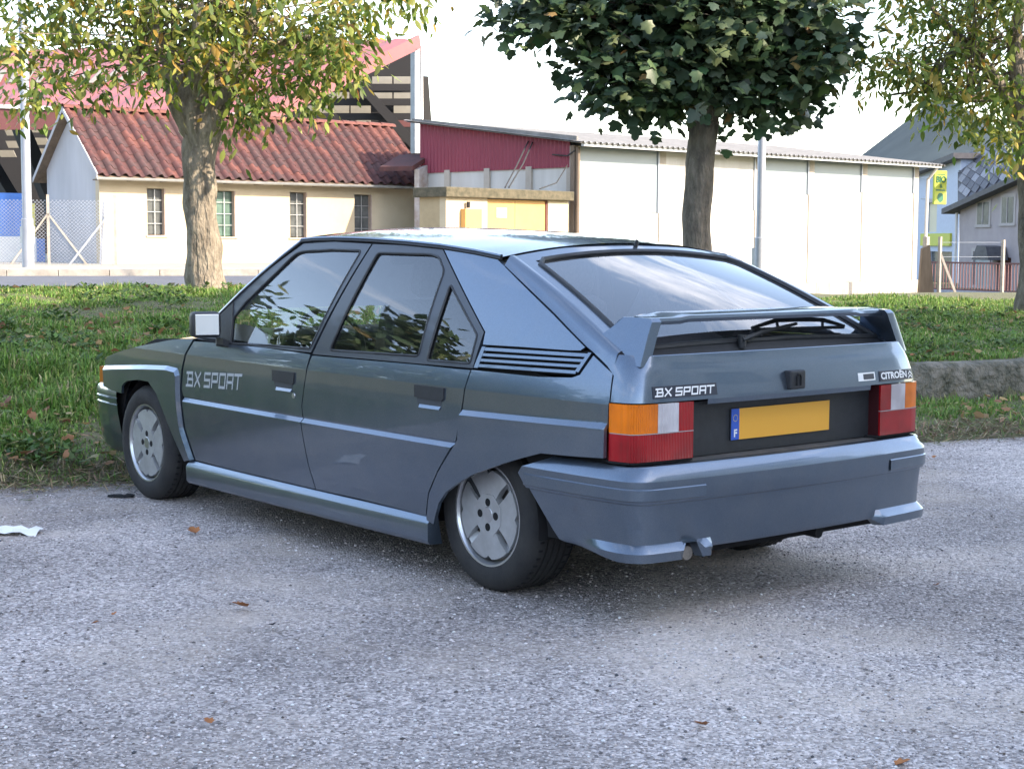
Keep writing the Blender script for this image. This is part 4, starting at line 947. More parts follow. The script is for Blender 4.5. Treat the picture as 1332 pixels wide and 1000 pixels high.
# ================================================================== THE CAR
def paint_mat():
    mt, n, l, b = nodes('metallic_grey_blue_paint')
    b.inputs['Base Color'].default_value = (.125, .155, .19, 1); b.inputs['Metallic'].default_value = .85; b.inputs['Roughness'].default_value = .29
    b.inputs['Coat Weight'].default_value = 1.0; b.inputs['Coat Roughness'].default_value = .035
    t = n.new('ShaderNodeTexCoord')
    z = n.new('ShaderNodeTexNoise'); z.inputs['Scale'].default_value = 2.2; z.inputs['Detail'].default_value = 8; z.inputs['Roughness'].default_value = .65; l.new(t.outputs['Object'], z.inputs['Vector'])
    mr = n.new('ShaderNodeMapRange'); mr.inputs['From Min'].default_value = .3; mr.inputs['From Max'].default_value = .75; mr.inputs['To Min'].default_value = .01; mr.inputs['To Max'].default_value = .08
    l.new(z.outputs['Fac'], mr.inputs['Value']); l.new(mr.outputs['Result'], b.inputs['Coat Roughness'])
    z2 = n.new('ShaderNodeTexNoise'); z2.inputs['Scale'].default_value = 900; l.new(t.outputs['Object'], z2.inputs['Vector'])
    r2 = n.new('ShaderNodeValToRGB'); r2.color_ramp.elements[0].color = (.084, .117, .158, 1); r2.color_ramp.elements[1].color = (.16, .218, .285, 1)
    r2.color_ramp.elements[0].position = .3; r2.color_ramp.elements[1].position = .7
    l.new(z2.outputs['Fac'], r2.inputs['Fac']); l.new(r2.outputs['Color'], b.inputs['Base Color'])
    # thin film of road dust
    d = n.new('ShaderNodeBsdfDiffuse'); d.inputs['Color'].default_value = (.30, .28, .25, 1)
    z3 = n.new('ShaderNodeTexNoise'); z3.inputs['Scale'].default_value = 7; z3.inputs['Detail'].default_value = 12; z3.inputs['Roughness'].default_value = .75; l.new(t.outputs['Object'], z3.inputs['Vector'])
    m3 = n.new('ShaderNodeMapRange'); m3.inputs['From Min'].default_value = .42; m3.inputs['From Max'].default_value = .8; m3.inputs['To Min'].default_value = .0; m3.inputs['To Max'].default_value = .13; l.new(z3.outputs['Fac'], m3.inputs['Value'])
    ms = n.new('ShaderNodeMixShader'); l.new(m3.outputs[0], ms.inputs[0]); l.new(b.outputs[0], ms.inputs[1]); l.new(d.outputs[0], ms.inputs[2]); l.new(ms.outputs[0], n['Material Output'].inputs['Surface'])
    return mt
M_paint = paint_mat()
M_blackp = simple('black_plastic', (.022, .024, .027), .55, var=.2, scale=30); M_frame = simple('satin_dark_frame', (.028, .034, .045), .38, coat=.3)
M_void = simple('gap_black', (.006, .006, .007), .9); M_rubber = simple('tyre_rubber', (.018, .018, .019), .82, c2=(.036, .034, .032), scale=9, bump=.15, bscale=90)
M_alloy = simple('alloy_wheel', (.50, .51, .52), .45, metal=.5, c2=(.38, .38, .38), scale=10); M_alloyr = simple('polished_rim', (.52, .53, .54), .28, metal=.85)
M_glass = glass('side_glass', (.66, .69, .68), 1.52, 2.4, .012); M_rglass = glass('rear_glass', (.88, .89, .92), 1.52, 2.3, .08); M_wind = glass('windscreen_glass', (.75, .78, .77), 1.5, 1.3, .03)
M_trim = simple('dark_cabin_trim', (.035, .036, .04), .85, var=.2, scale=20); M_seat = simple('grey_seat_cloth', (.07, .072, .08), .95, var=.25, scale=60); M_liner = simple('pale_headliner', (.30, .30, .29), .95)
M_pad = simple('dusty_bumper_top', (.07, .066, .062), .85, c2=(.12, .11, .10), scale=9)
M_letter = simple('silver_lettering', (.42, .45, .48), .45, metal=.2); M_white2 = simple('white_lettering', (.80, .80, .78), .5)
M_plate = simple('amber_plate', (.86, .40, .04), .45, coat=.2); M_pblue = simple('plate_blue', (.02, .10, .48), .45); M_chrome = simple('mirror_silver', (.86, .88, .9), .02, metal=1.0)
M_metal = simple('dull_exhaust', (.28, .25, .22), .5, metal=.8, var=.3, scale=20)
def lens(name, c, flute=120.0, axis=0):
    mt, n, l, b = nodes(name); b.inputs['Base Color'].default_value = (*c, 1); b.inputs['Roughness'].default_value = .3; b.inputs['Specular IOR Level'].default_value = .3; b.inputs['Coat Weight'].default_value = .35; b.inputs['Coat Roughness'].default_value = .05
    t = n.new('ShaderNodeTexCoord'); w_ = n.new('ShaderNodeTexWave'); w_.bands_direction = 'Y' if axis == 0 else 'Z'; w_.inputs['Scale'].default_value = flute; l.new(t.outputs['Object'], w_.inputs['Vector'])
    z = n.new('ShaderNodeTexNoise'); z.inputs['Scale'].default_value = 9; l.new(t.outputs['Object'], z.inputs['Vector'])
    r_ = n.new('ShaderNodeValToRGB'); r_.color_ramp.elements[0].color = (c[0]*.8, c[1]*.75, c[2]*.75, 1); r_.color_ramp.elements[1].color = (min(1, c[0]*1.2), c[1]*1.2, c[2]*1.2, 1); r_.color_ramp.elements[0].position = .35; r_.color_ramp.elements[1].position = .65
    l.new(z.outputs['Fac'], r_.inputs['Fac']); l.new(r_.outputs['Color'], b.inputs['Base Color'])
    bp = n.new('ShaderNodeBump'); bp.inputs['Strength'].default_value = .9; bp.inputs['Distance'].default_value = .003; l.new(w_.outputs['Fac'], bp.inputs['Height']); l.new(bp.outputs['Normal'], b.inputs['Normal']); return mt
M_redl = lens('red_lens', (.36, .006, .010), 45); M_amb = lens('amber_lens', (.78, .17, .004), 45); M_clr = lens('clear_lens', (.60, .58, .60), 45)

car = empty('parked_car', (0, 0, 0)); tag(car, 'grey blue metallic hatchback with rear spoiler parked on the gravel', 'car')
WB = 2.655
def table(f, a, b, n=1500):
    v = [f(a+(b-a)*i/n) for i in range(n+1)]; k = n/(b-a)
    def g(x):
        t = (x-a)*k
        if t <= 0: return v[0]
        if t >= n: return v[n]
        i = int(t); return v[i]+(v[i+1]-v[i])*(t-i)
    return g
w_ = table(pchip([-.85, -.70, -.30, .3, 1.2, 2.2, 2.6, 3.0, 3.2, 3.38], [.748, .774, .806, .826, .832, .826, .818, .797, .772, .715]), -.85, 3.38)
pf = table(pchip([.05, .24, .40, .53, .65, .745], [-.045, -.022, -.006, .0, .001, -.003]), .05, .745)
k1 = table(pchip([-.8, 0, .4, 1.0, 2.4], [.40, .37, .34, .30, .26]), -.8, 2.4); k2 = table(pchip([-.8, 0, .4, 1.0, 2.4], [.30, .30, .27, .24, .20]), -.8, 2.4)
BELT = .826
def S(x, z):
    y = w_(x)
    if z <= .745: return y+pf(z)
    if z <= BELT: return y-.003-.22*(z-.745)-1.0*(z-.745)**2
    d = z-BELT; return y-.003-.22*.081-1.0*.081**2-k1(x)*d-k2(x)*d*d
def yplane(px, py, y): v = ray(px, py); return CPOS+v*((y-CPOS.y)/v.y)
def xplane(px, py, x): v = ray(px, py); return CPOS+v*((x-CPOS.x)/v.x)
def side(px, py, F=S, off=0):
    y = .8
    for _ in range(40): p = yplane(px, py, y); y = .5*y+.5*(F(p.x, p.z)+off)
    return (p.x, p.z)
def sides(pts, F=S): return [side(a, b, F) for a, b in pts]
def pip(P, poly):
    P = np.asarray(P); poly = np.asarray(poly); x, y = P[:, 0], P[:, 1]; r_ = np.zeros(len(P), bool); j = len(poly)-1
    for i in range(len(poly)):
        xi, yi = poly[i]; xj, yj = poly[j]
        c = ((yi > y) != (yj > y)) & (x < (xj-xi)*(y-yi)/((yj-yi) or 1e-12)+xi); r_ ^= c; j = i
    return r_
def segdist(P, line, closed=False):
    P = np.asarray(P); L = np.asarray(line); d = np.full(len(P), 9.0)
    for i in range(len(L)-(0 if closed else 1)):
        a, b = L[i], L[(i+1) % len(L)]; ab = b-a; t = np.clip(((P-a) @ ab)/max(1e-12, ab @ ab), 0, 1)
        d = np.minimum(d, np.linalg.norm(P-a-t[:, None]*ab, axis=1))
    return d
def area2(p): p = np.asarray(p); q = np.roll(p, -1, 0); return (p[:, 0]*q[:, 1]-q[:, 0]*p[:, 1]).sum()
def dens(line, step, closed):
    o = []; n = len(line)
    for i in range(n if closed else n-1):
        a, b = np.array(line[i]), np.array(line[(i+1) % n]); k = max(1, int(np.linalg.norm(b-a)/step+.5))
        o += [tuple(a+(b-a)*j/k) for j in range(k)]
    if not closed: o.append(tuple(line[-1]))
    return o
def rounded(poly, r_):                       # round the corners of a polygon a little
    o = []; n = len(poly)
    for i in range(n):
        p0, p1, p2 = (np.array(poly[(i+k) % n]) for k in (-1, 0, 1)); a = p0-p1; b = p2-p1; la, lb = np.linalg.norm(a), np.linalg.norm(b); r = min(r_, la*.45, lb*.45)
        A = p1+a/la*r; B = p1+b/lb*r
        for t in (0, .33, .67, 1): o.append(tuple((1-t)**2*A+2*t*(1-t)*p1+t*t*B))
    return o
def offset_line(line, d, closed):
    L = np.array(line); n = len(L); o = []
    for i in range(n):
        if closed: a, b = L[i]-L[i-1], L[(i+1) % n]-L[i]
        else: a = L[i]-L[i-1] if i else L[1]-L[0]; b = L[i+1]-L[i] if i < n-1 else L[-1]-L[-2]
        a = a/(np.linalg.norm(a)+1e-12); b = b/(np.linalg.norm(b)+1e-12); n1 = np.array([-a[1], a[0]]); n2 = np.array([-b[1], b[0]]); m_ = n1+n2; m_ /= np.linalg.norm(m_)+1e-12
        o.append(tuple(L[i]+m_*d/max(.45, m_ @ n1)))
    return o
def skin(name, poly, F, cons=(), holes=(), grid=.035, inset=.003, flange=.014, rnd=0.0, thick=None):
    """a body panel: the polygon in (x, z) laid on y = F(x, z), with its edges turned in; returns left and right meshes"""
    if rnd: poly = rounded(poly, rnd)
    if area2(poly) < 0: poly = poly[::-1]
    poly = dens(poly, .022, True)
    if inset: poly = offset_line(poly, inset, True)
    pts = [tuple(p) for p in poly]; faces = [list(range(len(pts)))]; edges = []; B = np.array(poly)
    hl_ = []
    for h in holes:
        h = dens(h, .022, True); i0 = len(pts); pts += h; edges += [(i0+i, i0+(i+1) % len(h)) for i in range(len(h))]; hl_.append(np.array(h))
    for c in cons:
        c = dens(c, .03, False); i0 = len(pts); pts += c; edges += [(i0+i, i0+i+1) for i in range(len(c)-1)]
    x0, z0_ = B.min(0); x1, z1_ = B.max(0)
    gx, gz_ = np.meshgrid(np.arange(x0+grid/2, x1, grid), np.arange(z0_+grid/2, z1_, grid)); G = np.stack([gx.ravel(), gz_.ravel()], 1)
    if len(G):
        k = pip(G, B) & (segdist(G, B, True) > grid*.35)
        for h in hl_: k &= ~pip(G, h) & (segdist(G, h, True) > grid*.35)
        for c in cons: k &= segdist(G, c) > grid*.2
        pts += [tuple(p) for p in G[k]]
    res = delaunay_2d_cdt([Vector(p) for p in pts], edges, faces, 1, 1e-6)
    V2, T = res[0], [f for f in res[2]]
    cen = np.array([[sum(V2[i][0] for i in f)/len(f), sum(V2[i][1] for i in f)/len(f)] for f in T])
    kill = np.zeros(len(T), bool)
    for h in hl_: kill |= pip(cen, h)
    T = [f for f, k in zip(T, kill) if not k]
    used = sorted({i for f in T for i in f}); mp_ = {v: i for i, v in enumerate(used)}; T = [tuple(mp_[i] for i in f) for f in T]; P2 = [(V2[i][0], V2[i][1]) for i in used]
    P3 = [(x, F(x, z), z) for x, z in P2]
    cnt = {}
    for f in T:
        for i in range(len(f)): e = (f[i], f[(i+1) % len(f)]); cnt[tuple(sorted(e))] = cnt.get(tuple(sorted(e)), 0)+1
    V = list(P3); Fc = []; NL = []; ep = 4e-4
    for f in T:
        cx = sum(P2[i][0] for i in f)/len(f); cz = sum(P2[i][1] for i in f)/len(f)
        a, b, c = (Vector(P3[i]) for i in f[:3])
        if (b-a).cross(c-a).y < 0: f = f[::-1]
        Fc.append(f)
        for i in f:
            x, z = P2[i]; x += (cx-x)*.06; z += (cz-z)*.06
            dx = (F(x+ep, z)-F(x-ep, z))/(2*ep); dz = (F(x, z+ep)-F(x, z-ep))/(2*ep); q = Vector((-dx, 1, -dz)).normalized(); NL.append(q)
    for f in list(Fc):
        if flange <= 0: break
        for i in range(3):
            a, b = f[i], f[(i+1) % 3]
            if cnt[tuple(sorted((a, b)))] == 1:
                pa, pb = Vector(P3[a]), Vector(P3[b]); n0 = len(V); V += [tuple(pa), tuple(pb), (pb.x, pb.y-flange, pb.z), (pa.x, pa.y-flange, pa.z)]
                Fc.append((n0+1, n0, n0+3, n0+2)); e = pb-pa; q = e.cross(Vector((0, 1, 0))).normalized(); NL += [q]*4
    out = []
    for m_ in (1, -1):
        me = bpy.data.meshes.new(name)
        if m_ == 1: me.from_pydata(V, [], Fc); nl = NL
        else:
            me.from_pydata([(x, -y, z) for x, y, z in V], [], [tuple(reversed(f)) for f in Fc]); nl = []; k = 0
            for f in Fc: nl += [Vector((q.x, -q.y, q.z)) for q in reversed(NL[k:k+len(f)])]; k += len(f)
        me.polygons.foreach_set('use_smooth', [True]*len(me.polygons)); me.normals_split_custom_set(nl); out.append(me)
    return out
def pair(name, poly, F, mat, parents, **kw):
    mL, mR = skin(name, poly, F, **kw); return link(name, mL, mat, parents[0]), link(name, mR, mat, parents[1])
def hline(z, x0=-1, x1=3.6): return [(x0, z), (x1, z)]
C2 = (car, car)
# ---- doors
DOORC = [hline(.745), hline(.549), hline(.541), hline(.525), hline(.79)]
def Fd(x, z):
    y = S(x, z)
    if z >= .549: return y
    if z >= .541: return y-.004*(.549-z)/.008
    if z >= .525: return y-.004+.017*(.541-z)/.016
    return y+.013*max(.25, 1-(.525-z)/.40)
shut_AB = [(484, 317), (444, 388.5), (404.5, 460), (398, 488), (392.5, 528), (394, 568), (401, 604), (411, 637)]
door_front_edge = [(252.5, 443), (242, 461), (238.4, 478), (236, 506), (236.5, 522), (240.5, 556), (254.5, 599)]
fd = sides(door_front_edge, Fd)+sides([(300, 611), (360, 625)], Fd)+sides(shut_AB[:2:-1], Fd)+sides([(404.5, 460)], Fd)+sides([(345, 451.5), (288, 446)], Fd)
doorF = pair('front_door', fd, Fd, M_paint, C2, cons=DOORC)
shut_C = [(613, 480.5), (601.5, 527.6), (593.7, 571.8), (588.5, 581), (569, 613.4), (557.3, 642), (554, 672)]
rd = sides([(405.8, 461.5)], Fd)+sides(shut_AB[3:], Fd)+sides([(470, 650), (520, 662.5)], Fd)+sides(shut_C[::-1], Fd)+sides([(540, 473), (470, 467)], Fd)
doorR = pair('rear_door', rd, Fd, M_paint, C2, cons=DOORC)
# ---- door window frames, seals and glass
fg = rounded(sides([(299, 447), (302, 415), (320, 392), (340, 373), (384, 330.5), (392, 327.3), (430, 325), (470, 326), (403, 453.8), (345, 449.3)]), .02)
rg = rounded(sides([(428, 455.5), (491, 329), (560, 331), (571, 335), (577.5, 353), (544, 463.5)]), .018)
qg = rounded(sides([(585.5, 370), (620.5, 436), (611, 473), (554.5, 468.5)]), .014)
def Sin(d): return lambda x, z: S(x, z)-d
ff = sides([(287.5, 445.5), (284, 410), (340, 357.5), (395, 316.5), (435, 314.2), (483.6, 316.8), (404, 459)])
fr = sides([(405.6, 461), (485, 317), (530, 319), (575.5, 323.3), (629.5, 431.6), (614.5, 479.5)])
pair('window_frame', ff, Sin(.001), M_frame, doorF, holes=[fg], inset=.0015)
pair('window_frame', fr, Sin(.001), M_frame, doorR, holes=[rg, qg], inset=.0015)
for g_, dd in ((fg, doorF), (rg, doorR), (qg, doorR)):
    pair('window_glass', g_, Sin(.009), M_glass, dd, inset=-.002, flange=0, grid=.05)
    for sgn, d_ in ((1, dd[0]), (-1, dd[1])):
        P = [(x, sgn*(S(x, z)-.003), z) for x, z in dens(g_, .03, True)]; P.append(P[0]); P.append(P[1])
        mb = MB(); mb.tube(P, .0055, 6, False); mb.build('window_seal', M_blackp, d_, 60)
# ---- quarter panel, flared
zq = lambda x: .668+(.083-x)*.020
def Fq(x, z):
    t = min(1, max(0, (zq(x)-z)/.018)); u = min(1, max(0, (x+.694)/.010)); return S(x, z)+.016*min(t, u)*(1 if z > .3 else 1)
hatch_shut = [(648.5, 339.5), (719.6, 408), (764.5, 454), (771, 459.5), (798.5, 485)]
arch_R = [(703.5, 590.5), (678, 597), (648, 606), (616, 617.5), (596, 628.5), (580, 641), (571, 655), (566.5, 672), (564.5, 683)]
qp = sides([(614, 480)], Fq)+sides([(700, 489)], Fq)+sides([(744, 490), (754, 486.5), (772, 461)], Fq)+sides([(798, 485.5), (794, 517.4), (790.5, 551.6), (787, 597)], Fq)+sides([(745, 594.5)], Fq)+sides(arch_R, Fq)+sides([(554.6, 677)], Fq)+sides(shut_C[::-1], Fq)
quarter = pair('quarter_panel', qp, Fq, M_paint, C2, cons=[hline(.745), hline(.79), [(-1, zq(-1)), (.6, zq(.6))], [(-1, zq(-1)-.018), (.6, zq(.6)-.018)], [(-.684, 0), (-.684, .66)], [(-.694, 0), (-.694, .68)]])
cpil = sides([(576.5, 323.3), (619.8, 329.5), (647.6, 337), (720, 408.5), (762, 451.5), (755, 456.5), (740, 456.3), (680, 452), (627.5, 448.8), (630.8, 432)])
pair('pillar_panel', cpil, S, M_paint, C2, inset=.002)
# vent grille: dark tray, frame and slats
vt = sides([(627.5, 450), (740, 457.6), (757, 458), (769.5, 458.5), (752.5, 484.5), (742.5, 487.5), (616, 478.5)])
vent = pair('vent_grille', vt, Sin(.020), M_void, C2, flange=0, inset=-.004)
for a, b, tk_ in (((628.5, 451.6), (767, 460.0), .009), ((625.8, 459.3), (760.5, 467.3), .0075), ((623.4, 466.3), (755.5, 474.6), .0075), ((620.5, 473.2), (749.5, 482), .0085)):
    p, q = side(*a), side(*b)
    pair('slat', [p, q, (q[0], q[1]-tk_*1.25), (p[0], p[1]-tk_*1.25)], S, M_paint, vent, inset=0, grid=.06)
p, q, r_, s_ = side(627.5, 450.5), side(631.5, 451), side(621.5, 478.5), side(616.3, 478)
pair('vent_end', [p, q, r_, s_], Sin(-.001), M_paint, vent, inset=0, grid=.06)
p, q, r_, s_ = side(765.5, 458.3), side(769.5, 459), side(752.5, 484.2), side(748, 482.5)
pair('vent_end', [p, q, r_, s_], Sin(-.001), M_paint, vent, inset=0, grid=.06)
# ---- front wing with flare
flo = sides([(120, 476), (150, 475), (190, 474.5), (218, 475.5), (231, 479), (233.8, 488), (234, 506), (234.6, 522), (238.5, 556), (252.5, 599)])
fli = offset_line(flo, .020, False)
if fli[4][1] > flo[4][1]: fli = offset_line(flo, -.020, False)
flp = np.array(flo+[(2.1, 0), (4, 0), (4, flo[0][1])])
def Ff(x, z):
    y = S(x, z)
    if z < .70:
        P = np.array([[x, z]])
        if pip(P, flp)[0]: y += .015*min(1, float(segdist(P, flo)[0])/.020)
    return y
fw = sides([(252, 440.5), (235, 440.5), (220, 442), (195, 447), (180, 450), (160, 455.5), (148, 459.5), (139, 464), (136, 470), (137, 485), (138, 502)])+sides([(150, 508), (161.5, 511.5), (162, 502), (165, 498.2), (169.4, 495.3), (183, 494.2), (196.4, 496.5), (207, 512.4), (216, 536), (225, 559), (234, 580), (243, 600), (252.8, 598)])+sides([(238.5, 556), (234.6, 522), (234.2, 506), (236.6, 478), (240.4, 461)])
wing = pair('front_wing', fw, Ff, M_paint, C2, cons=[flo, fli, hline(.745), hline(.79)], inset=.0015)
# ---- dark shell behind the gaps
sh_poly = [(-.66, .25), (-.66, .80), (-.2, .83), (2.1, .83), (2.6, .80), (3.1, .66), (3.1, .25)]
cirR = [(.36*math.cos(a), .28+.36*math.sin(a)) for a in np.linspace(0, 2*math.pi, 28, endpoint=False)]; cirF = [(WB+x, z+.005) for x, z in cirR]
pair('inner_shell', sh_poly, Sin(.030), M_void, C2, holes=[cirR, cirF], flange=0, grid=.08)
# ---- sill skirts
for sgn in (1, -1):
    P = []
    for x in np.linspace(.262, 2.205, 40):
        y = S(x, .25); P.append([(x, sgn*(y+o_), z) for o_, z in ((-.03, .2445), (-.002, .2435), (.017, .219), (.019, .214), (.017, .150), (.008, .137), (-.05, .134))])
    mb = MB(); mb.grid(P); n = len(P[0]); mb.add(P[0], [tuple(range(n))]); mb.add(P[-1], [tuple(range(n))]); mb.build('sill_skirt', M_paint, car, 25)
# ---- roof, gutters
gp = [(393, 312.3), (410, 310.6), (435, 310), (460, 310.5), (484, 311.6), (530, 315), (575, 319.8), (620, 327), (653, 334)]
gut_ = [(x, S(x, z), z) for x, z in sides(gp)]
def gutp(t):
    u = t*(len(gut_)-1); i = min(int(u), len(gut_)-2); return Vector(gut_[i]).lerp(Vector(gut_[i+1]), u-i)
P = []
for i in range(33):
    t = i/32; g_ = gutp(t); row = []
    for j in range(25):
        v = -1+2*j/24; bow = lerp(.09, -.045, t)*(1-v*v); row.append((g_.x+bow, v*(g_.y-.004), g_.z+.052*(1-abs(v)**2.4)-lerp(.012, .0, min(1, t*5))*(1-v*v)*1.0))
    P.append(row)
mb = MB(); mb.grid(P); roof_o = mb.build('roof', M_paint, car, 60)
mb = MB(); mb.grid([[(x, y*.97, z-.03) for x, y, z in r_] for r_ in P]); mb.build('headliner', M_liner, car, 60)
for sgn in (1, -1):
    G = [(x, sgn*(y+.004), z-.007) for x, y, z in gut_]; mb = MB(); mb.tube(G, .0075, 6); mb.build('drip_rail', M_blackp, roof_o, 60)
    G = [(x, sgn*(y+.002), z+.003) for x, y, z in gut_]; mb = MB(); mb.tube(G, .007, 6); mb.build('gutter_lip', M_paint, roof_o, 60)
mb = MB(); mb.tube([(.030, -.02, 1.262), (.022, -.02, 1.288)], [.009, .006], 8); mb.build('antenna_stub', M_blackp, roof_o, 60)
# ---- windscreen and pillars
ap = [(x, S(x, z), z) for x, z in sides([(284, 409), (312, 381), (340, 355.5), (368, 332), (393, 312.5)])]
rows = []
for i in range(17):
    u = i/16*(len(ap)-1); k = min(int(u), len(ap)-2); a = Vector(ap[k]).lerp(Vector(ap[k+1]), u-k); t = i/16
    rows.append([(a.x+.02+lerp(.20, .085, t)*(1-v*v), v*(a.y-.035), a.z+.012+.035*t*(1-v*v)) for v in np.linspace(-1, 1, 21)])
mb = MB(); mb.grid(rows); mb.build('windscreen', M_wind, car, 60)
for sgn in (1, -1):
    mb = MB(); mb.grid([[(p[0], sgn*p[1], p[2]) for p in ap], [(p[0]+.012, sgn*(p[1]-.006), p[2]+.008) for p in ap], [(p[0]+.022, sgn*(p[1]-.04), p[2]+.013) for p in ap], [(p[0]-.02, sgn*(p[1]-.05), p[2]-.01) for p in ap]]); mb.build('windscreen_pillar', M_paint, car, 40)
    mb = MB(); mb.tube([(p[0]-.004, sgn*(p[1]+.002), p[2]-.004) for p in ap], .006, 6); mb.build('pillar_seal', M_blackp, car, 60)
# ---- bonnet and cowl
we = [(x, S(x, z), z) for x, z in sides([(252, 440.5), (235, 440.5), (220, 442), (195, 447), (180, 450), (160, 455.5), (148, 459.5), (139, 464)])]
mb = MB(); mb.grid([[(a[0]+.0+lerp(.16, .10, i/7)*(1-v*v), v*(a[1]-.003), a[2]+lerp(.03, .018, i/7)*(1-abs(v)**2.2)) for v in np.linspace(-1, 1, 19)] for i, a in enumerate(we)]); bon = mb.build('bonnet', M_paint, car, 60)
a = we[0]; mb = MB(); mb.grid([[(a[0]+.16*(1-v*v)-.002, v*(a[1]-.01), a[2]+.027*(1-v*v)) for v in np.linspace(-1, 1, 15)], [(a[0]-.25+.20*(1-v*v), v*(a[1]-.06), a[2]+.02*(1-v*v)-.02) for v in np.linspace(-1, 1, 15)]]); mb.build('cowl', M_blackp, car, 60)
# nose
e_ = we[-1]; mb = MB(); rows = []
for z, o_ in ((e_[2]-.002, 0), (e_[2]-.05, .035), (.56, .05), (.50, .03)):
    rows.append([(e_[0]+.10*(1-v*v)+o_, v*(e_[1]-.005+.0), z+.016*(1-abs(v)**2.2)*(1 if z > .6 else 0)) for v in np.linspace(-1, 1, 19)])
mb.grid(rows); nose = mb.build('nose_panel', M_paint, car, 40)
for sgn in (1, -1):
    mb = MB(); p0 = Vector((e_[0]+.075, sgn*.46, .60)); mb.M = Matrix.Translation(p0); mb.box((0, -.17, -.055), (.06, .17, .055), .015); mb.build('headlight', M_clr, car)
    pt = [side(130.5, 476), side(137.5, 477), side(138, 500), side(130.5, 498)]
    mb = MB(); mb.prism([(x, sgn*(S(x, z)+.004), z) for x, z in pt], (-.0, -sgn*.05, 0)); mb.build('front_indicator', M_amb, car)
mb = MB(); mb.box((e_[0]+.115, -.26, .55), (e_[0]+.16, .26, .645), .01); mb.build('front_grille', M_blackp, car)
# ---- bumpers: profile swept round a plan curve
def plan_rear(z, tr): pass
def sweep(levels, plan, xs_of_z, mirror_x=1):
    """levels: (z, outward offset or function of plan point); plan: half plan from the side round to the centre line"""
    rows = []
    for z, o_ in levels:
        L = plan; x0 = xs_of_z(z); pts = []
        q = [(x, y) for x, y in L]
        # trim so that the strip starts at x0
        i = 0
        while i < len(q)-1 and (q[i+1][0]-x0)*mirror_x < 0: i += 1
        t = (x0-q[i][0])/((q[i+1][0]-q[i][0]) or 1e-9); s0 = (x0, lerp(q[i][1], q[i+1][1], t)); q = [s0]+q[i+1:]
        cum = [0]
        for a, b in zip(q, q[1:]): cum.append(cum[-1]+math.hypot(b[0]-a[0], b[1]-a[1]))
        ref = plan_cum(plan); tot = cum[-1]
        for f in PARTS:
            s = tot*f; k = max(0, min(len(cum)-2, int(np.searchsorted(cum, s)-1))); tt = (s-cum[k])/max(1e-9, cum[k+1]-cum[k])
            a, b = np.array(q[k]), np.array(q[k+1]); p = a+(b-a)*tt; tg = (b-a)/np.linalg.norm(b-a); nn = np.array([tg[1], -tg[0]])
            if nn @ (p-np.array([-.3 if mirror_x < 0 else 2.7, 0])) < 0: nn = -nn
            pts.append((p, nn))
        # smooth normals
        N = [pts[j][1]+pts[max(0, j-1)][1]+pts[min(len(pts)-1, j+1)][1] for j in range(len(pts))]
        row = []
        for j, (p, _) in enumerate(pts):
            nn = N[j]/np.linalg.norm(N[j]); zz, oo = (z, o_) if not callable(o_) else o_(p[0], p[1])
            row.append((p[0]+nn[0]*oo, p[1]+nn[1]*oo, zz))
        rows.append(row)
    full = [[(x, y, z) for x, y, z in r_]+[(x, -y, z) for x, y, z in r_[-2::-1]] for r_ in rows]
    return full
def plan_cum(p): return None
PARTS = list(np.linspace(0, 1, 61))
rear_plan = [(-.20, .806), (-.40, .806), (-.60, .797), (-.72, .786), (-.765, .778)]
for k in range(1, 9):
    t = k/9; rear_plan.append(tuple((1-t)**2*np.array([-.765, .778])+2*t*(1-t)*np.array([-.822, .768])+t*t*np.array([-.834, .71])))
rear_plan += [(-.834, .71), (-.846, .60), (-.857, .45), (-.866, .25), (-.869, .1), (-.870, 0)]
def xs_rear(z):
    if z > .49: return -.252-.16*min(1, (z-.49)/.045)
    return lerp(-.252, -.515, (.49-z)/.30)
def lipw(x, y): return smooth((y-.425)/.035) if x < -.74 else smooth((x+.50)/-.28)
def cut(x, y): return 1 if (x < -.7 and .535 < y < .60) else 0
levels = [(.548, -.055), (.546, -.024), (.541, -.018), (.506, .006), (.500, .009), (.474, .009), (.432, .008), (.426, .006), (.421, -.006), (.34, -.014),
          (.29, lambda x, y: (.288, lerp(-.020, -.016, lipw(x, y)))), (.27, lambda x, y: (.270, lerp(-.022, .004, lipw(x, y)))), (.262, lambda x, y: (lerp(.262, .262, lipw(x, y)), lerp(-.023, .010, lipw(x, y)))),
          (.235, lambda x, y: (lerp(.256, .232, lipw(x, y)), lerp(-.026, .008, lipw(x, y)))), (.225, lambda x, y: (lerp(.258, .228, lipw(x, y)), lerp(-.05, -.04, lipw(x, y))))]
Pb = sweep(levels, rear_plan, xs_rear, -1)
for r_ in Pb[-5:]:
    for j, (x, y, z) in enumerate(r_):
        if x < -.7 and .505 < y < .575: r_[j] = (x+.012, y, max(z, .283))
mb = MB(); mb.grid(Pb); rb = mb.build('rear_bumper', M_paint, car, 22)
strip_l = [(.4775, .008), (.4735, .0135), (.4375, .0135), (.4335, .0075)]
for sgn in (1, -1):
    keepx = []
    Ps = sweep(strip_l, rear_plan, lambda z: -.30, -1); half = [r_[:61] for r_ in Ps]; m_ = [j for j in range(61) if not (half[0][j][0] < -.8 and half[0][j][1] < .486)]
    mb = MB(); mb.grid([[(r_[j][0], sgn*r_[j][1], r_[j][2]) for j in m_] for r_ in half]); mb.build('rubbing_strip', M_paint, rb, 22)
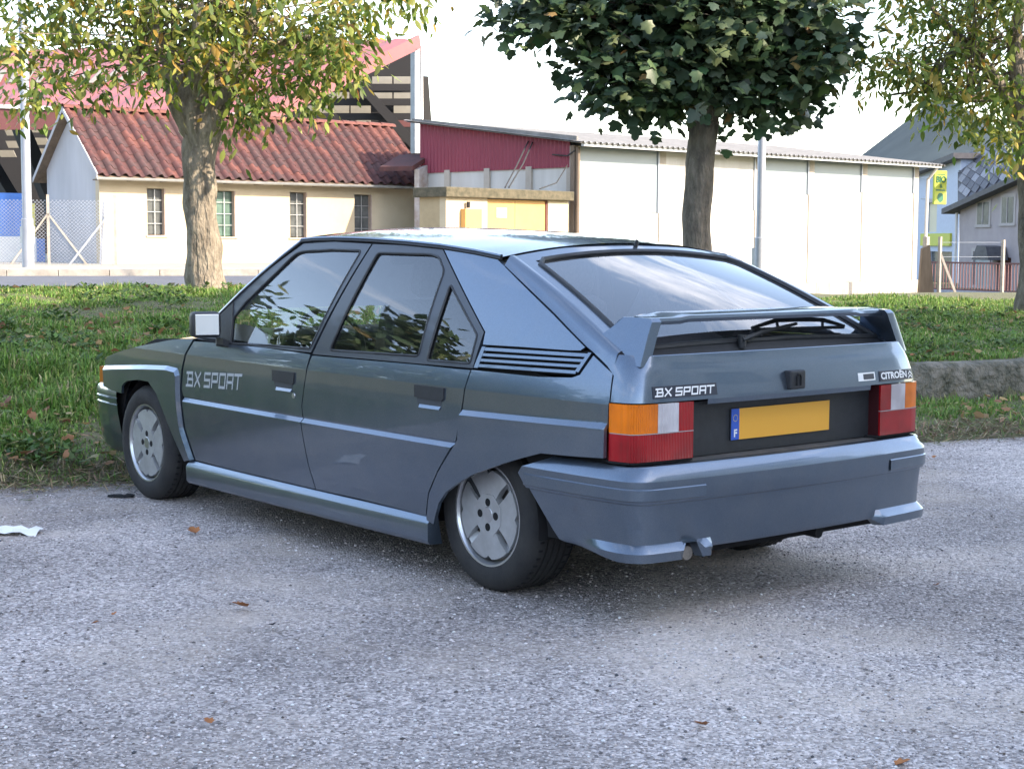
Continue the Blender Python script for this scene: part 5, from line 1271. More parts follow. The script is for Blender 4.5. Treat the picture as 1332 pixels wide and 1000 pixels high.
# top pad of the bumper
top = Pb[0]; mb = MB(); mb.grid([[(x, y, z) for x, y, z in top], [(max(x+.05, -.70) if x < -.62 else x, y*.93 if x < -.62 else y*.95, z+.003) for x, y, z in top]]); mb.build('bumper_top_pad', M_pad, rb)
front_plan = [(2.96, .803), (3.10, .800), (3.22, .785), (3.30, .765), (3.355, .735), (3.385, .69), (3.405, .60), (3.425, .4), (3.435, .2), (3.437, 0)]
lv = [(.535, -.07), (.530, -.012), (.522, .0), (.505, .006), (.480, .006), (.476, .001), (.472, .006), (.448, .004), (.444, -.001), (.440, .003), (.40, .0), (.30, -.012), (.22, -.03), (.19, -.05)]
Pfb = sweep(lv, front_plan, lambda z: 2.985 if z > .42 else lerp(2.985, 2.955, (.42-z)/.2), 1)
mb = MB(); mb.grid(Pfb); mb.build('front_bumper', M_paint, car, 22)
# ---- tailgate: glass, frame, skirts, tail panel
def ye(x): return lerp(.566, .702, (.06-x)/.76)
def ze(x): t = (.06-x)/.76; return lerp(1.229, .903, t)+.016*math.sin(math.pi*min(1, max(0, t)))
def hz(x, v): t = (.06-x)/.76; return ze(x)+lerp(.045, .014, t)*(1-v*v)
def hpt(x, v, d=0): return (x+lerp(-.035, -.03, 0)*(1-v*v)*0, v*ye(x), hz(x, v)+d)
XT0, XT1, XG0, XG1 = .055, -.705, -.012, -.668
def vg(x): t = (XG0-x)/(XG0-XG1); return (ye(x)-lerp(.052, .060, t))/ye(x)
mb = MB()
for sgn in (1, -1): mb.grid([[hpt(x, sgn*lerp(vg(min(XG0, max(XG1, x))), 1, u)) for u in (0, .35, .8, 1)] for x in np.linspace(XT0, XT1, 24)])
mb.grid([[hpt(x, vg(XG0)*v) for v in np.linspace(-1, 1, 21)] for x in np.linspace(XT0, XG0, 4)])
tg = mb.build('tailgate', M_paint, car, 30)
mb = MB(); mb.grid([[hpt(x, vg(x)*v, -.004) for v in np.linspace(-1, 1, 21)] for x in np.linspace(XG0, XG1, 20)]); rgl = mb.build('rear_window', M_rglass, tg, 60)
brd = [hpt(XG0, vg(XG0)*v, .0) for v in np.linspace(-.93, .93, 13)]+[hpt(x, vg(x), .0) for x in np.linspace(XG0-.035, XG1, 12)]+[hpt(XG1, vg(XG1)*v, .0) for v in np.linspace(1, -1, 13)]+[hpt(x, -vg(x), .0) for x in np.linspace(XG1, XG0-.035, 12)]
mb = MB(); mb.tube(brd+brd[:2], .011, 6, False); mb.build('rear_window_seal', M_blackp, tg, 60)
hs_ = sides([(649.5, 338.5), (685, 372.5), (720.5, 406.5), (765, 452.5), (772, 458), (799.5, 484)]); hs_.sort(); hx = [p[0] for p in hs_]; hz_ = [p[1] for p in hs_]
for sgn in (1, -1):
    rows = []
    for x in np.linspace(.058, -.668, 26):
        z = float(np.interp(x, hx, hz_)); A = Vector((x, S(x, z), z)); B = Vector((x, ye(x), ze(x))); row = []
        out = Vector((0, .55, .83))
        for u in (0, .04, .35, .7, .9, 1): p = A.lerp(B, u)+Vector((0, .6, .8))*(.014*math.sin(math.pi*u**1.6)); row.append((p.x, sgn*p.y, p.z))
        row.insert(0, (A.x, sgn*(A.y-.014), A.z-.006)); rows.append(row)
    mb = MB(); mb.grid(rows); mb.build('tailgate_side', M_paint, tg, 45)
# black shelf behind the lip
mb = MB(); mb.grid([[hpt(XG1+.002, v, .001) for v in np.linspace(-.98, .98, 15)], [(-.705, v*.665, .893) for v in np.linspace(-1, 1, 15)], [(-.752-.012*(1-v*v), v*.66, .893) for v in np.linspace(-1, 1, 15)]]); mb.build('tailgate_shelf', M_blackp, tg)
sh_l = sides([(772.5, 458.5), (786, 471.5), (799, 485.5), (795, 517), (794.3, 523)])
def sh_at(z): zs = [p[1] for p in sh_l][::-1]; xs = [p[0] for p in sh_l][::-1]; x = float(np.interp(z, zs, xs)); return x, S(x, z)
tl_ = []
for z, yc, xc, xk in ((.893, .625, -.764, -.750), (.9075, .632, -.778, -.765), (.905, .636, -.781, -.768), (.872, .662, -.788, -.776), (.868, .664, -.790, -.778), (.84, .675, -.799, -.785), (.80, .685, -.810, -.794), (.775, .69, -.815, -.798), (.7545, .693, -.818, -.800)):
    xs_, ys_ = sh_at(z)
    pts = [(lerp(xc, xk, (y/yc)**2.2), y, z) for y in np.linspace(0, yc, 9)]
    for k in range(1, 8):
        t = k/7; p = (1-t)**2*np.array([xk, yc])+2*t*(1-t)*np.array([xk+.016, ys_-.004])+t*t*np.array([xs_, ys_]); pts.append((p[0], p[1], z))
    tl_.append([(x, -y, z_) for x, y, z_ in pts[:0:-1]]+pts)
mb = MB(); mb.grid(tl_)
rowb = [p for p in tl_[-1] if abs(p[1]) < .50]; mb.grid([rowb, [(x+.002, y, .737) for x, y, z in rowb], [(x+.05, y, .735) for x, y, z in rowb]]); tp_ = mb.build('tail_panel', M_paint, tg, 22)
mb = MB(); mb.grid([[(x+.085, y*.96, z) for x, y, z in tl_[-1]], [(x+.085, y*.96, .55) for x, y, z in tl_[-1]]]); mb.build('tail_inner', M_void, car)
# plate recess and number plate
mb = MB(); mb.box((-.753, -.52, .553), (-.70, .52, .74)); mb.build('plate_recess', M_blackp, car)
pl = empty('number_plate', parent=car); mb = MB(); mb.box((-.759, -.262, .594), (-.7535, .264, .7065), .002); mb.build('backing', M_blackp, pl)
mb = MB(); mb.box((-.7605, -.26, .596), (-.7592, .222, .7045)); mb.build('plate_face', M_plate, pl)
mb = MB(); mb.box((-.7605, .2225, .596), (-.7592, .262, .7045)); pb = mb.build('plate_band', M_pblue, pl)
def text_rear(body, size, y, z, x, mat, parent, bold=0, squash=1.0):
    me = text_mesh(body, size, .0004, bold); me.materials.clear(); me.materials.append(mat); o = link('lettering', me, None, parent)
    o.matrix_local = Matrix.Translation((x, y, z)) @ Matrix(((0, 0, -1, 0), (-1, 0, 0, 0), (0, 1, 0, 0), (0, 0, 0, 1))) @ Matrix.Diagonal((squash, 1, 1, 1)); return o
text_rear('F', .036, .242, .618, -.7612, M_white2, pl, .0012)
mb = MB()
for k in range(12):
    a = 2*math.pi*k/12; mb.M = Matrix.Translation((-.7609, .242+.011*math.cos(a), .672+.011*math.sin(a))); mb.box((-.0003, -.0013, -.0013), (.0003, .0013, .0013))
mb.build('star_ring', simple('star_yellow', (.7, .55, .1), .5), pl)
# ---- tail lights
def lightplan(y0, y1):                       # (x, y) outer face between two y, wrapping round the corner
    base = [(-.808, .497), (-.803, .62), (-.797, .70), (-.789, .738), (-.775, .757), (-.74, .7665), (-.688, .7745)]
    s = [.497, .62, .70, .738, .757, .7665, .7745]
    P = [p for p in base if y0 < p[1] < y1]; f = lambda y: (float(np.interp(y, s, [b[0] for b in base])), y)
    return [f(y0)]+P+[f(y1)]
for sgn in (1, -1):
    tlz = empty('tail_light', parent=car)
    def lensp(nm, y0, y1, z0_, z1_, mat, pr=0):
        P = lightplan(y0, y1); back = [(x+.03, y-(.02 if y > .745 else 0)) for x, y in P[::-1]]
        mb = MB(); mb.prism([(x-pr, sgn*y, z0_) for x, y in P+back], (0, 0, z1_-z0_)); mb.build(nm, mat, tlz, 30)
    lensp('red_lens', .498, .774, .560, .6505, M_redl); lensp('red_lens', .498, .563, .6535, .750, M_redl)
    lensp('reversing_lens', .5645, .655, .6535, .750, M_clr); lensp('amber_lens', .6565, .774, .6535, .750, M_amb)
    lensp('lens_rib', .498, .774, .6508, .6532, M_pinkw, .002)
    mb = MB(); mb.prism([(-.80, sgn*.4965, .556), (-.74, sgn*.4965, .556), (-.74, sgn*.4965, .751), (-.80, sgn*.4965, .751)], (0, sgn*.001, 0)); mb.build('lamp_side', simple('dark_red_side', (.05, .008, .01), .4), tlz)
    mb = MB(); mb.prism([(x+.006, sgn*y, .5515) for x, y in lightplan(.495, .774)]+[(x+.05, sgn*(y-.02), .5515) for x, y in lightplan(.495, .774)[::-1]], (0, 0, .008)); mb.build('lamp_seal', M_void, tlz)
# ---- badges
def strokes(text, h, wl_, gap, th, shear, slit=0):
    SH = {'B': [[(-.22, 0), (1, 0), (1, .46), (.86, .5), (.86, 1), (-.22, 1)], [(.04, 0), (.04, 1)], [(0, .5), (.9, .5)]], 'X': [[(0, 0), (1, 1)], [(0, 1), (1, 0)]], 'S': [[(1, 1), (0, 1), (0, .5), (1, .5), (1, 0), (0, 0)]],
          'P': [[(0, 0), (0, 1), (1, 1), (1, .42), (0, .42)]], 'O': [[(0, 0), (0, 1), (1, 1), (1, 0), (0, 0)]], 'R': [[(0, 0), (0, 1), (1, 1), (1, 0)], [(0, .42), (1, .42)]], 'T': [[(-.1, 1), (1.1, 1)], [(.5, 1), (.5, 0)]]}
    Q = []; u = 0
    for ch in text:
        if ch == ' ': u += wl_*.45; continue
        for L in SH[ch]:
            for a, b in zip(L, L[1:]):
                ax, az, bx_, bz = u+a[0]*wl_, a[1]*h, u+b[0]*wl_, b[1]*h; dx, dz = bx_-ax, bz-az; l_ = math.hypot(dx, dz); dx, dz = dx/l_*th/2, dz/l_*th/2
                q = [(ax-dx-dz, az-dz+dx), (bx_+dx-dz, bz+dz+dx), (bx_+dx+dz, bz+dz-dx), (ax-dx+dz, az-dz-dx)]; Q.append([(x+y*shear, y) for x, y in q])
        u += wl_+gap
    return Q, u-gap+shear*h
def badge_rear(text, px0, px1, pyc, h, name):
    a, b = xplane(px0[0], px0[1], -.806), xplane(px1[0], px1[1], -.806); return a, b
a, b = xplane(850, 510, -.802), xplane(932.5, 506.5, -.811)
zc_ = (a.z+b.z)/2
def tailx(y, z):                              # x of the tail panel at (y, z)
    best = None
    for r0, r1 in zip(tl_, tl_[1:]):
        if r1[0][2] <= z <= r0[0][2]:
            t = (z-r1[0][2])/max(1e-6, r0[0][2]-r1[0][2]); X0 = np.interp(y, [p[1] for p in r0], [p[0] for p in r0]); X1 = np.interp(y, [p[1] for p in r1], [p[0] for p in r1]); return float(lerp(X1, X0, t))
    return -.80
def plate_on_tail(name, y0, y1, z0_, z1_, mat, d=.004, n=8):
    mb = MB(); mb.grid([[(tailx(y, z)-d, y, z) for y in np.linspace(y0, y1, n)] for z in (z0_, z1_)])
    G = mb.v[:]; mb.grid([[(p[0]+d, p[1], p[2]) for p in G[:n]], G[:n]]); mb.grid([G[n:], [(p[0]+d, p[1], p[2]) for p in G[n:]]])
    for e in (0, n-1): mb.add([G[e], G[n+e], (G[n+e][0]+d, G[n+e][1], G[n+e][2]), (G[e][0]+d, G[e][1], G[e][2])], [(0, 1, 2, 3)])
    return mb.build(name, mat, tp_)
M_badge = simple('badge_dark', (.03, .035, .05), .4)
plate_on_tail('model_badge', b.y, a.y, zc_-.020, zc_+.020, M_badge)
Q, tot = strokes('BX SPORT', .023, .025, .0105, .0055, .25); k = (a.y-b.y-.03)/tot
mb = MB()
for q in Q: mb.add([(tailx(a.y-.013-u*k, zc_-.0115+v)-.0062, a.y-.013-u*k, zc_-.0115+v) for u, v in q], [(0, 1, 2, 3)])
mb.build('model_lettering', M_white2, tp_)
a, b = xplane(1143, 489, -.803), xplane(1184.5, 486, -.79); zc_ = (a.z+b.z)/2
plate_on_tail('maker_badge', b.y, a.y, zc_-.019, zc_+.019, M_badge)
me = text_mesh('CITROËN', .034, 0, .0012); k = (a.y-b.y-.012)/max(v.co.x for v in me.vertices)/2*.82; cs = .018
for v in me.vertices: y = (a.y+b.y)/2+cs-v.co.x*k; z = zc_+v.co.y; v.co = (tailx(y, z)-.0052, y, z)
me.materials.clear(); me.materials.append(M_white2); link('maker_lettering', me, None, tp_)
mb = MB(); yc_ = b.y+.021
for dz_ in (-.012, .001):
    for s_ in (1, -1):
        q = [(yc_, zc_+dz_+.012), (yc_, zc_+dz_+.006), (yc_+s_*.013, zc_+dz_-.005), (yc_+s_*.013, zc_+dz_+.001)]; mb.add([(tailx(y, z)-.0054, y, z) for y, z in q], [(0, 1, 2, 3)])
mb.build('double_chevron', M_white2, tp_)
a, b = xplane(1115.5, 490.5, -.806), xplane(1138, 489, -.806); zc_ = (a.z+b.z)/2
plate_on_tail('sticker', b.y, a.y, zc_-.015, zc_+.015, M_white2, .0015)
plate_on_tail('sticker_print', b.y+.008, a.y-.030, zc_-.010, zc_+.010, M_badge, .0024)
a, b = xplane(1022.5, 494, -.812), xplane(1042, 494, -.812); zc_ = a.z
mb = MB(); mb.box((-.835, b.y, zc_-.033), (-.80, a.y, zc_+.033), .006); em = mb.build('lock_emblem', M_blackp, tp_)
ym = (a.y+b.y)/2; mb = MB(); mb.tube([(-.8365, ym+.010, zc_-.020), (-.8365, ym+.010, zc_+.010), (-.8365, ym+.005, zc_+.019), (-.8365, ym-.006, zc_+.019), (-.8365, ym-.011, zc_+.010), (-.8365, ym-.011, zc_-.020)], .0035, 6); mb.build('emblem_mark', M_void, em)
# ---- spoiler
spo = empty('rear_spoiler', parent=tg)
pA = Vector((-.555, .690, ze(-.555)-.006)); pB = Vector((-.764, .704, .870)); pC = yplane(849, 414.5, .636); pD = yplane(811, 412, .630); pE = yplane(797.5, 424, .662)
ZT = pC.z
for sgn in (1, -1):
    # outline of the outer face from front foot over the top to the rear foot
    outl = [pA, pA.lerp(pE, .55), pE, pE.lerp(pD, .6)+Vector((0, 0, .004)), pD, pD.lerp(pC, .6)+Vector((0, 0, .002)), pC+Vector((.012, 0, 0)), pC+Vector((-.002, .003, -.012)), pC.lerp(pB, .35), pC.lerp(pB, .7), pB]
    foot = [pB+Vector((.05, .004, .004)), pA.lerp(pB, .6), pA.lerp(pB, .3)]
    loop = outl+foot; cen_ = sum(loop, Vector())/len(loop); mb = MB(); n = len(loop); V = []; F = []
    lay = [(0, .0, 1.0), (.004, .004, .985), (.030, .014, .93), (.034, .018, .90)]
    for k, (dy, _, sc_) in enumerate(lay):
        for p in loop:
            f = min(1, max(0, (pA.x-p.x)/.19)); q = cen_.lerp(p, sc_ if k != 1 else .985) if k == 0 else p
            q = p.copy() if k else cen_.lerp(p, .985); q.y -= lerp(.010, .042, f)*(0, .12, .9, 1.0)[k]-(.001 if k == 0 else 0)
            V.append((q.x, sgn*q.y, q.z))
    for k in range(3):
        for i_ in range(n): F.append((k*n+i_, k*n+(i_+1) % n, (k+1)*n+(i_+1) % n, (k+1)*n+i_))
    F.append(tuple(range(n))); F.append(tuple(range(4*n-1, 3*n-1, -1)))
    mb.add(V, F); mb.build('upright', M_paint, spo, 35)
mb = MB(); rows = []; yb_ = pC.y-.012
for y in np.linspace(-yb_, yb_, 35):
    v = abs(y)/yb_; inner = 1-smooth((abs(y)-.46)/.02); zt_ = ZT+.006*inner+.002; x1_ = -.722-.006*inner+.004*v; x0_ = -.605-.075*smooth((v-.80)/.2)
    rows.append([(x1_+.004, y, zt_-.026), (x1_-.002, y, zt_-.014), (x1_+.002, y, zt_-.004), (x1_+.014, y, zt_), (x0_+.04, y, zt_+.003), (x0_, y, zt_-.010), (x0_+.03, y, zt_-.024), (x1_+.004, y, zt_-.026)])
mb.grid(rows); n = len(rows[0])-1; mb.add(rows[0][:-1], [tuple(range(n))]); mb.add(rows[-1][:-1], [tuple(range(n))]); mb.build('blade', M_paint, spo, 40)
# ---- rear wiper
def on_glass(px_, py_, d=.012):
    n_ = Vector(((.903-1.229), 0, -(-.70-.06))).normalized(); n_ = Vector((-.394, 0, .919)); p0 = Vector((XG0, 0, hz(XG0, 0)+d)); n_ = Vector((hz(XG1, 0)-hz(XG0, 0), 0, XG0-XG1)).normalized()
    v = ray(px_, py_); return CPOS+v*((p0-CPOS).dot(n_)/v.dot(n_))
wpr = empty('rear_wiper', parent=tg)
mb = MB(); p = on_glass(965, 443); mb.tube([p-Vector((0, 0, .025)), p+Vector((0, 0, .02))], .016, 10); mb.build('pivot', M_blackp, wpr, 50)
mb = MB(); mb.tube([on_glass(965, 442, .02), on_glass(990, 432, .035), on_glass(1036, 421, .035)], [.011, .008, .006], 6); mb.build('arm', M_blackp, wpr, 50)
mb = MB(); mb.tube([on_glass(978, 426.5, .012), on_glass(1010, 416.5, .035), on_glass(1040, 415, .04), on_glass(1070, 416, .035), on_glass(1098, 424, .012)], [.006, .009, .011, .009, .006], 6); mb.tube([on_glass(979, 428.5, .008), on_glass(1040, 427, .008), on_glass(1097, 425.5, .008)], .007, 6); mb.tube([on_glass(1010, 416.5, .03), on_glass(1012, 427.5, .01)], .006, 5); mb.tube([on_glass(1070, 416, .03), on_glass(1070, 426, .01)], .006, 5); mb.build('blade', M_blackp, wpr, 50)
# ---- wheels
def make_wheel(name, loc, sgn):
    w = empty(name, loc, 0 if sgn > 0 else math.pi, car)
    mb = MB(); tr_ = .286; pr = [(.190, .0), (.200, .008), (.232, .013), (.258, .008), (.274, -.006), (.283, -.022)]
    for k in range(5):
        yk = -.034-.03*k; pr += [(tr_, yk), (tr_, yk-.020), (tr_-.008, yk-.0215), (tr_-.008, yk-.0285)]
    pr += [(tr_, -.184), (.270, -.196), (.23, -.205), (.19, -.19)]
    mb.lathe(pr, 64); ty = mb.build('tyre', M_rubber, w, 40)
    mb = MB()                                    # tread blocks cut across the shoulders
    for k in range(54):
        a = 2*math.pi*k/54; mb.M = Matrix.Rotation(a, 4, 'Y'); mb.box((.2835, -.040, -.0035), (.2875, -.024, .0035)); mb.box((.2855, -.182, -.003), (.2875, -.156, .003))
    mb.build('tread_grooves', M_void, ty)
    mb = MB(); mb.lathe([(.176, -.16), (.176, -.018), (.180, -.006), (.1855, .001), (.192, .002), (.1935, -.004), (.190, -.02)], 64); rim = mb.build('rim', M_alloyr, w, 40)
    mb = MB(); mb.lathe([(.0, -.045), (.176, -.050)], 40); mb.build('wheel_back', M_metal, rim)
    # four broad petals
    for q_ in range(4):
        a0 = q_*math.pi/2; mb = MB(); out = []; n_ = 12
        for k in range(n_+1):
            a = a0+lerp(-.70, .70, k/n_); rr_ = .166
            if abs(k-n_/2) < .6: rr_ = .153
            elif abs(k-n_/2) < 1.2: rr_ = .166
            out.append((rr_*math.cos(a), rr_*math.sin(a)))
        inn = [(.070*math.cos(a0+u)/math.cos(u-0 if abs(u) < .3 else abs(u)-.0 and .40), .070*math.sin(a0+u)/math.cos(.40)) for u in (.42, -.42)]
        inn = [(.078*math.cos(a0+u), .078*math.sin(a0+u)) for u in (.62, .2, -.2, -.62)]
        mid = [(.118*math.cos(a0+u), .118*math.sin(a0+u)) for u in (.64,)]; mid2 = [(.118*math.cos(a0-.64), .118*math.sin(a0-.64))]
        poly = out+mid+inn+mid2
        V0 = [(x, -.004-.05*max(0, .09-math.hypot(x, z))*0-.030*max(0, math.hypot(x, z)-.118), z) for x, z in poly]
        mb.add(V0+[(x, -.030, z) for x, y, z in V0], [tuple(range(len(V0)))]+[(i, (i+1) % len(V0), (i+1) % len(V0)+len(V0), i+len(V0)) for i in range(len(V0))]); mb.build('spoke', M_alloy, rim)
        a = a0+math.pi/4; mb = MB()                # sloping web in the outer half of the opening
        ca = lambda r_, u: (r_*math.cos(a+u), r_*math.sin(a+u))
        pts = [ca(.166, -.10), ca(.166, .10), ca(.128, .26), ca(.128, -.26)]
        mb.add([(x, y_, z) for (x, z), y_ in zip(pts, (-.012, -.012, -.034, -.034))], [(0, 1, 2, 3)]); mb.add([(x, -.026, z) for x, z in [ca(.166, -.1), ca(.166, .1), ca(.15, .19), ca(.15, -.19)]], [(0, 1, 2, 3)]); mb.build('web', M_alloy, rim)
    oc = [(.082*math.cos(math.pi/8+k*math.pi/4), .082*math.sin(math.pi/8+k*math.pi/4)) for k in range(8)]
    mb = MB(); mb.prism([(x, -.035, z) for x, z in oc], (0, .033, 0)); hub = mb.build('hub', M_alloy, rim)
    for k in range(4):
        a = k*math.pi/2; mb = MB(); mb.M = Matrix.Translation((.046*math.cos(a), -.0015, .046*math.sin(a))); mb.lathe([(0, .0), (.0150, .0), (.0150, -.002)], 18); mb.build('bolt_hole', M_void, hub)
    mb = MB(); mb.lathe([(.0, .0), (.027, 0), (.029, -.0015)], 24); mb.build('centre_cap', M_alloyr, hub)
    return w
RZ = .280
make_wheel('wheel', (0, .742, RZ), 1); make_wheel('wheel', (0, -.742, RZ), -1); make_wheel('wheel', (WB, .805, RZ), 1); make_wheel('wheel', (WB, -.805, RZ), -1)
for xw in (0, WB):
    for sgn in (1, -1):
        mb = MB(); mb.grid([[(xw+.335*math.cos(a), sgn*y, .27+.335*math.sin(a)) for a in np.linspace(-.1, math.pi+.1, 20)] for y in (.45, .775)]); mb.grid([[(xw+r_*math.cos(a), sgn*.45, .27+r_*math.sin(a)) for a in np.linspace(-.1, math.pi+.1, 20)] for r_ in (.01, .335)]); mb.build('wheel_liner', M_void, car)
# ---- underbody, exhaust, towing eye
mb = MB(); mb.box((-.70, -.60, .20), (3.2, .60, .34)); mb.box((-.74, -.68, .30), (-.40, .68, .52)); mb.box((.40, -.76, .19), (2.2, .76, .30)); mb.build('underbody', M_void, car)
mb = MB(); mb.tube([(-.3, .40, .22), (-.6, .54, .235), (-.835, .545, .245)], .024, 12); mb.build('exhaust_pipe', M_metal, car, 50)
mb = MB(); mb.tube([(-.42, .57, .262), (-.72, .575, .262)], .055, 14); mb.build('silencer', M_metal, car, 50)
mb = MB(); mb.tube([(-.62, -.17, .235), (-.80, -.17, .228)], .022, 8); mb.build('towing_eye', M_void, car, 50)
# ---- mirror
for sgn in (1, -1):
    mr = empty('door_mirror', parent=car); pc = yplane(268.5, 422.5, .905)
    mb = MB(); mb.M = Matrix.Translation((pc.x, sgn*pc.y, pc.z)) @ Matrix.Rotation(sgn*-.30, 4, 'Z'); mb.box((-.012, -.066, -.058), (.075, .066, .058), .02); mb.build('housing', M_blackp, mr, 40)
    mb = MB(); mb.M = Matrix.Translation((pc.x, sgn*pc.y, pc.z)) @ Matrix.Rotation(sgn*-.30, 4, 'Z') @ Matrix.Rotation(.07, 4, 'Y'); mb.box((-.020, -.053, -.046), (-.0125, .053, .046), .0016); mb.build('mirror_glass', M_chrome, mr)
    a = side(296, 446); mb = MB(); mb.prism([(pc.x+.03, sgn*.84, pc.z-.06), (pc.x-.03, sgn*.84, pc.z-.06), (a[0]-.02, sgn*.80, BELT-.0), (a[0]+.12, sgn*.80, BELT)], (0, 0, -.03)); mb.build('mirror_arm', M_blackp, mr)
    tri = sides([(288.5, 444.5), (285.5, 411), (304, 393), (303, 415), (300, 446)]); mb = MB(); mb.prism([(x, sgn*(S(x, z)+.004), z) for x, z in tri], (0, -sgn*.01, 0)); mb.build('mirror_base', M_blackp, mr)
# ---- door furniture
for px0, py0, px1, py1, dd, key in ((355.5, 481, 383, 502, doorF, True), (540.5, 500, 577.5, 529, doorR, False)):
    a, b = side(px0, py0, Fd), side(px1, py1, Fd); wx = a[0]-b[0]; zt_ = a[1]+.0; h_ = .092
    for sgn, d_ in ((1, dd[0]), (-1, dd[1])):
        F_ = lambda x, z, o_=0: sgn*(Fd(x, z)+o_)
        def onp(nm, poly, o0, mat, par, th=.004):
            mb = MB(); mb.prism([(x, F_(x, z, o0), z) for x, z in poly], (0, -sgn*th, 0)); return mb.build(nm, mat, par)
        hd = onp('door_handle', [(a[0], zt_), (b[0], zt_), (b[0], zt_-.042), (b[0]+.01, zt_-.050), (a[0]-.004, zt_-.046)], .007, M_blackp, d_, .008)
        onp('handle_recess_shade', [(a[0]-.01, zt_-.045), (b[0]+.012, zt_-.049), (b[0]+.022, zt_-.082), (a[0]-.030, zt_-.082), (a[0]-.020, zt_-.07)], .0008, simple('recess_shade_paint', (.075, .085, .10), .5, metal=.5), hd, .0006)  # dark plate on the flush door; the recess shade is in its colour
        mb = MB(); mb.prism([(b[0]+.018, F_(b[0]+.018, zt_-.072, .0012), zt_-.071), (a[0]-.03, F_(a[0]-.03, zt_-.072, .0012), zt_-.071), (a[0]-.035, F_(a[0], zt_-.083, .008), zt_-.083), (b[0]+.022, F_(b[0], zt_-.083, .008), zt_-.083)], (0, -sgn*.006, 0)); mb.build('recess_lip', M_paint, hd)
        if key:
            k_ = side(382, 514.5, Fd); mb = MB(); mb.M = Matrix.Translation((k_[0], sgn*(Fd(*k_)+.003), k_[1])); mb.lathe([(0, 0), (.011, 0), (.013, -sgn*.006)], 16); mb.build('lock_barrel', M_alloyr, d_, 40)
a, b = side(243, 499, Fd), side(315, 492, Fd); Q, tot = strokes('BX SPORT', .060, .070, .028, .0125, .25)
p0, p1 = side(244, 500.5, Fd), side(314, 505, Fd); k = (p0[0]-p1[0])/tot
mbs = [MB(), MB()]
for q in Q:
    for sgn, mb in ((1, mbs[0]), (-1, mbs[1])):
        P = []
        for u, v in q: x = (p0[0]-u*k) if sgn > 0 else (p1[0]+u*k); z = lerp(p0[1], p1[1], u/tot)-.002+v; P.append((x, sgn*(Fd(x, z)+.0012), z))
        mb.add(P, [(0, 1, 2, 3)])
for mb, d_ in zip(mbs, doorF): mb.build('side_lettering', M_letter, d_)
# ---- cabin
def rb_(mb, a, b, bev=.03): mb.box(a, b, bev)
mb = MB(); mb.box((-.62, -.62, .28), (2.25, .62, .34)); mb.build('cabin_floor', M_trim, car)
mb = MB(); mb.box((1.80, -.70, .55), (2.20, .70, .86), .05); mb.build('dashboard', M_trim, car, 40)
mb = MB(); mb.box((-.60, -.64, .845), (.10, .64, .865), .005); mb.build('parcel_shelf', M_trim, car)
for sgn in (1, -1):
    st_ = empty('front_seat', parent=car)
    mb = MB(); mb.box((.98, sgn*.36-.25, .36), (1.50, sgn*.36+.25, .56), .05); mb.build('cushion', M_seat, st_, 40)
    mb = MB(); mb.M = Matrix.Translation((1.02, sgn*.36, .50)) @ Matrix.Rotation(-.32, 4, 'Y'); mb.box((-.07, -.24, 0), (.07, .24, .56), .05); mb.build('backrest', M_seat, st_, 40)
    mb = MB(); mb.M = Matrix.Translation((.83, sgn*.36, 1.05)) @ Matrix.Rotation(-.25, 4, 'Y'); mb.box((-.045, -.13, 0), (.045, .13, .16), .035); mb.build('headrest', M_seat, st_, 40)
    mb = MB(); mb.tube([(1.16, sgn*.36, .0), (1.16, sgn*.36, .0)], .01, 4)
be = empty('rear_bench', parent=car)
mb = MB(); mb.box((.18, -.60, .36), (.68, .60, .56), .06); mb.build('cushion', M_seat, be, 40)
mb = MB(); mb.M = Matrix.Translation((.22, 0, .50)) @ Matrix.Rotation(-.3, 4, 'Y'); mb.box((-.06, -.60, 0), (.06, .60, .42), .05); mb.build('backrest', M_seat, be, 40)
mb = MB(); ring_ = [(1.66+.06*math.sin(a)*.9, .36+.18*math.cos(a), .80+.16*math.sin(a)) for a in np.linspace(0, 2*math.pi, 33)]; mb.tube(ring_, .012, 8, False); mb.bar((1.66, .20, .80), (1.66, .52, .80), .02, .04); mb.bar((1.66, .36, .80), (1.85, .36, .72), .05); mb.build('steering_wheel', M_blackp, car, 50)
mb = MB(); mb.box((1.50, -.12, 1.17), (1.53, .12, 1.235), .015); mb.bar((1.52, 0, 1.22), (1.54, 0, 1.29), .02); mb.build('interior_mirror', M_blackp, car, 40)
pair('door_trim', [(.0, .28), (.0, .82), (2.05, .82), (2.05, .28)], Sin(.085), M_trim, C2, flange=0, grid=.1)
mb = MB(); mb.grid([[(x, sgn_*(S(x, z)-.045), z) for x, z in zip((.42, .40, -.05, -.62), (1.22, 1.20, 1.16, .84))]+[] for sgn_ in (1,)]+[[(x, sgn_*(S(x, z)-.045), z) for x, z in zip((.05, .05, -.10, -.62), (.84, .84, .84, .835))] for sgn_ in (1,)]); mb.build('pillar_trim', M_trim, car)
# paper tucked by the windscreen pillar
p = [yplane(308, 421, .70), yplane(327, 424, .70), yplane(353, 437, .70), yplane(349, 449.5, .70), yplane(306, 442, .70)]
mb = MB(); mb.prism(p, (.02, -.004, .0)); mb.add([yplane(317, 421, .704), yplane(320.5, 422, .704), yplane(336, 448.5, .704), yplane(333, 448.5, .704)], [(0, 1, 2, 3)])
tag(mb.build('paper_sheet', M_white2), 'white folded paper lying behind the front side window of the car', 'paper')
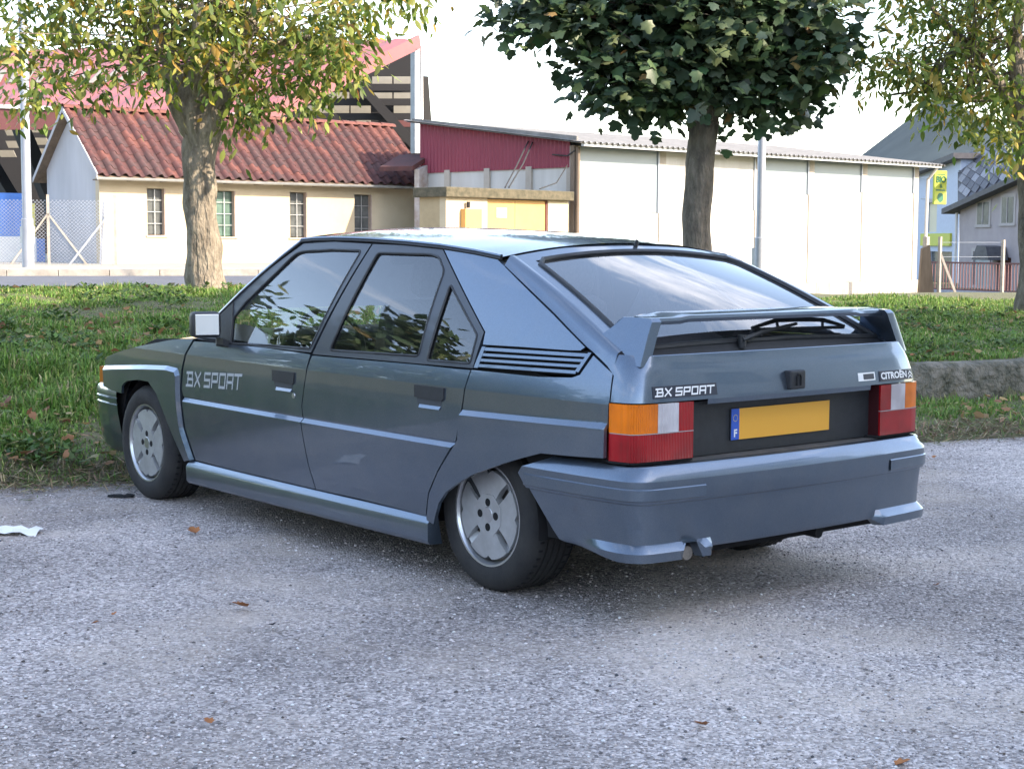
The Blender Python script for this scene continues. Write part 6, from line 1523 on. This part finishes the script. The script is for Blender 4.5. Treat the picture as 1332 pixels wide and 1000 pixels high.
# ================================================================== LITTER
M_litter = simple('litter_paper', (.78, .78, .76), .8); M_orange = simple('dry_leaf', (.42, .16, .05), .8, c2=(.25, .09, .03), scale=20); M_leafb = simple('dry_leaf_dark', (.035, .04, .055), .7)
def crumpled(name, px_, py_, w, d, mat, label, cat, h=.02, seed=0, group=None):
    p = on_z(px_, py_, .004); mb = MB(); r0 = random.Random(seed)
    mb.grid([[p+LAT*(u*w)+DEP*(v*d)+Vector((0, 0, h*r0.random())) for u in np.linspace(-.5, .5, 7)] for v in np.linspace(-.5, .5, 5)])
    o = mb.build(name, mat, smooth=30); tag(o, label, cat, group)
crumpled('paper_scrap', 22, 694, .20, .12, M_litter, 'crumpled white paper scrap on gravel near the grassy bank', 'paper', .03, 3)
crumpled('rubber_scrap', 158, 646, .13, .05, M_void, 'flat black rubber scrap beside the front tyre', 'scrap', .015, 4)
for i, (px_, py_, s, mt, lb) in enumerate(((255, 694, .055, M_orange, 'curled orange leaf on gravel beside the front wheel shadow'), (322, 790, .058, M_orange, 'tan dry leaf lying beside a small dark leaf'), (355, 814, .045, M_leafb, 'small dark blue grey leaf on the open gravel'),
        (120, 812, .025, M_orange, 'small reddish leaf near the paler sandy gravel'), (147, 801, .022, M_orange, 'tiny yellow brown leaf next to a reddish one'), (275, 942, .028, M_orange, 'small pinkish leaf on sandy gravel patch'), (918, 944, .04, M_orange, 'orange leaf shreds on the pale gravel'), (1216, 762, .028, M_orange, 'small orange leaf right of the rear bumper'), (1165, 997, .04, M_orange, 'bright orange leaf at the edge of the gravel'), (1215, 596, .03, M_orange, 'red brown leaf beyond the rear bumper corner'))):
    p = on_z(px_, py_, .006); V, F, C = leaf_arrays(MAPLE, np.zeros((1, 3)), np.array([[math.cos(i*1.3), math.sin(i*1.3), .15]]), np.array([[.2, .1, 1.]]), np.array([s]), np.ones((1, 4)), -.35)
    V = V.copy(); V[:, 2] += .004-V[:, 2].min(); o = link('fallen_leaf', big_mesh('fallen_leaf', V, F), mt); o.location = p; tag(o, lb, 'leaf', 'fallen leaves on the gravel')
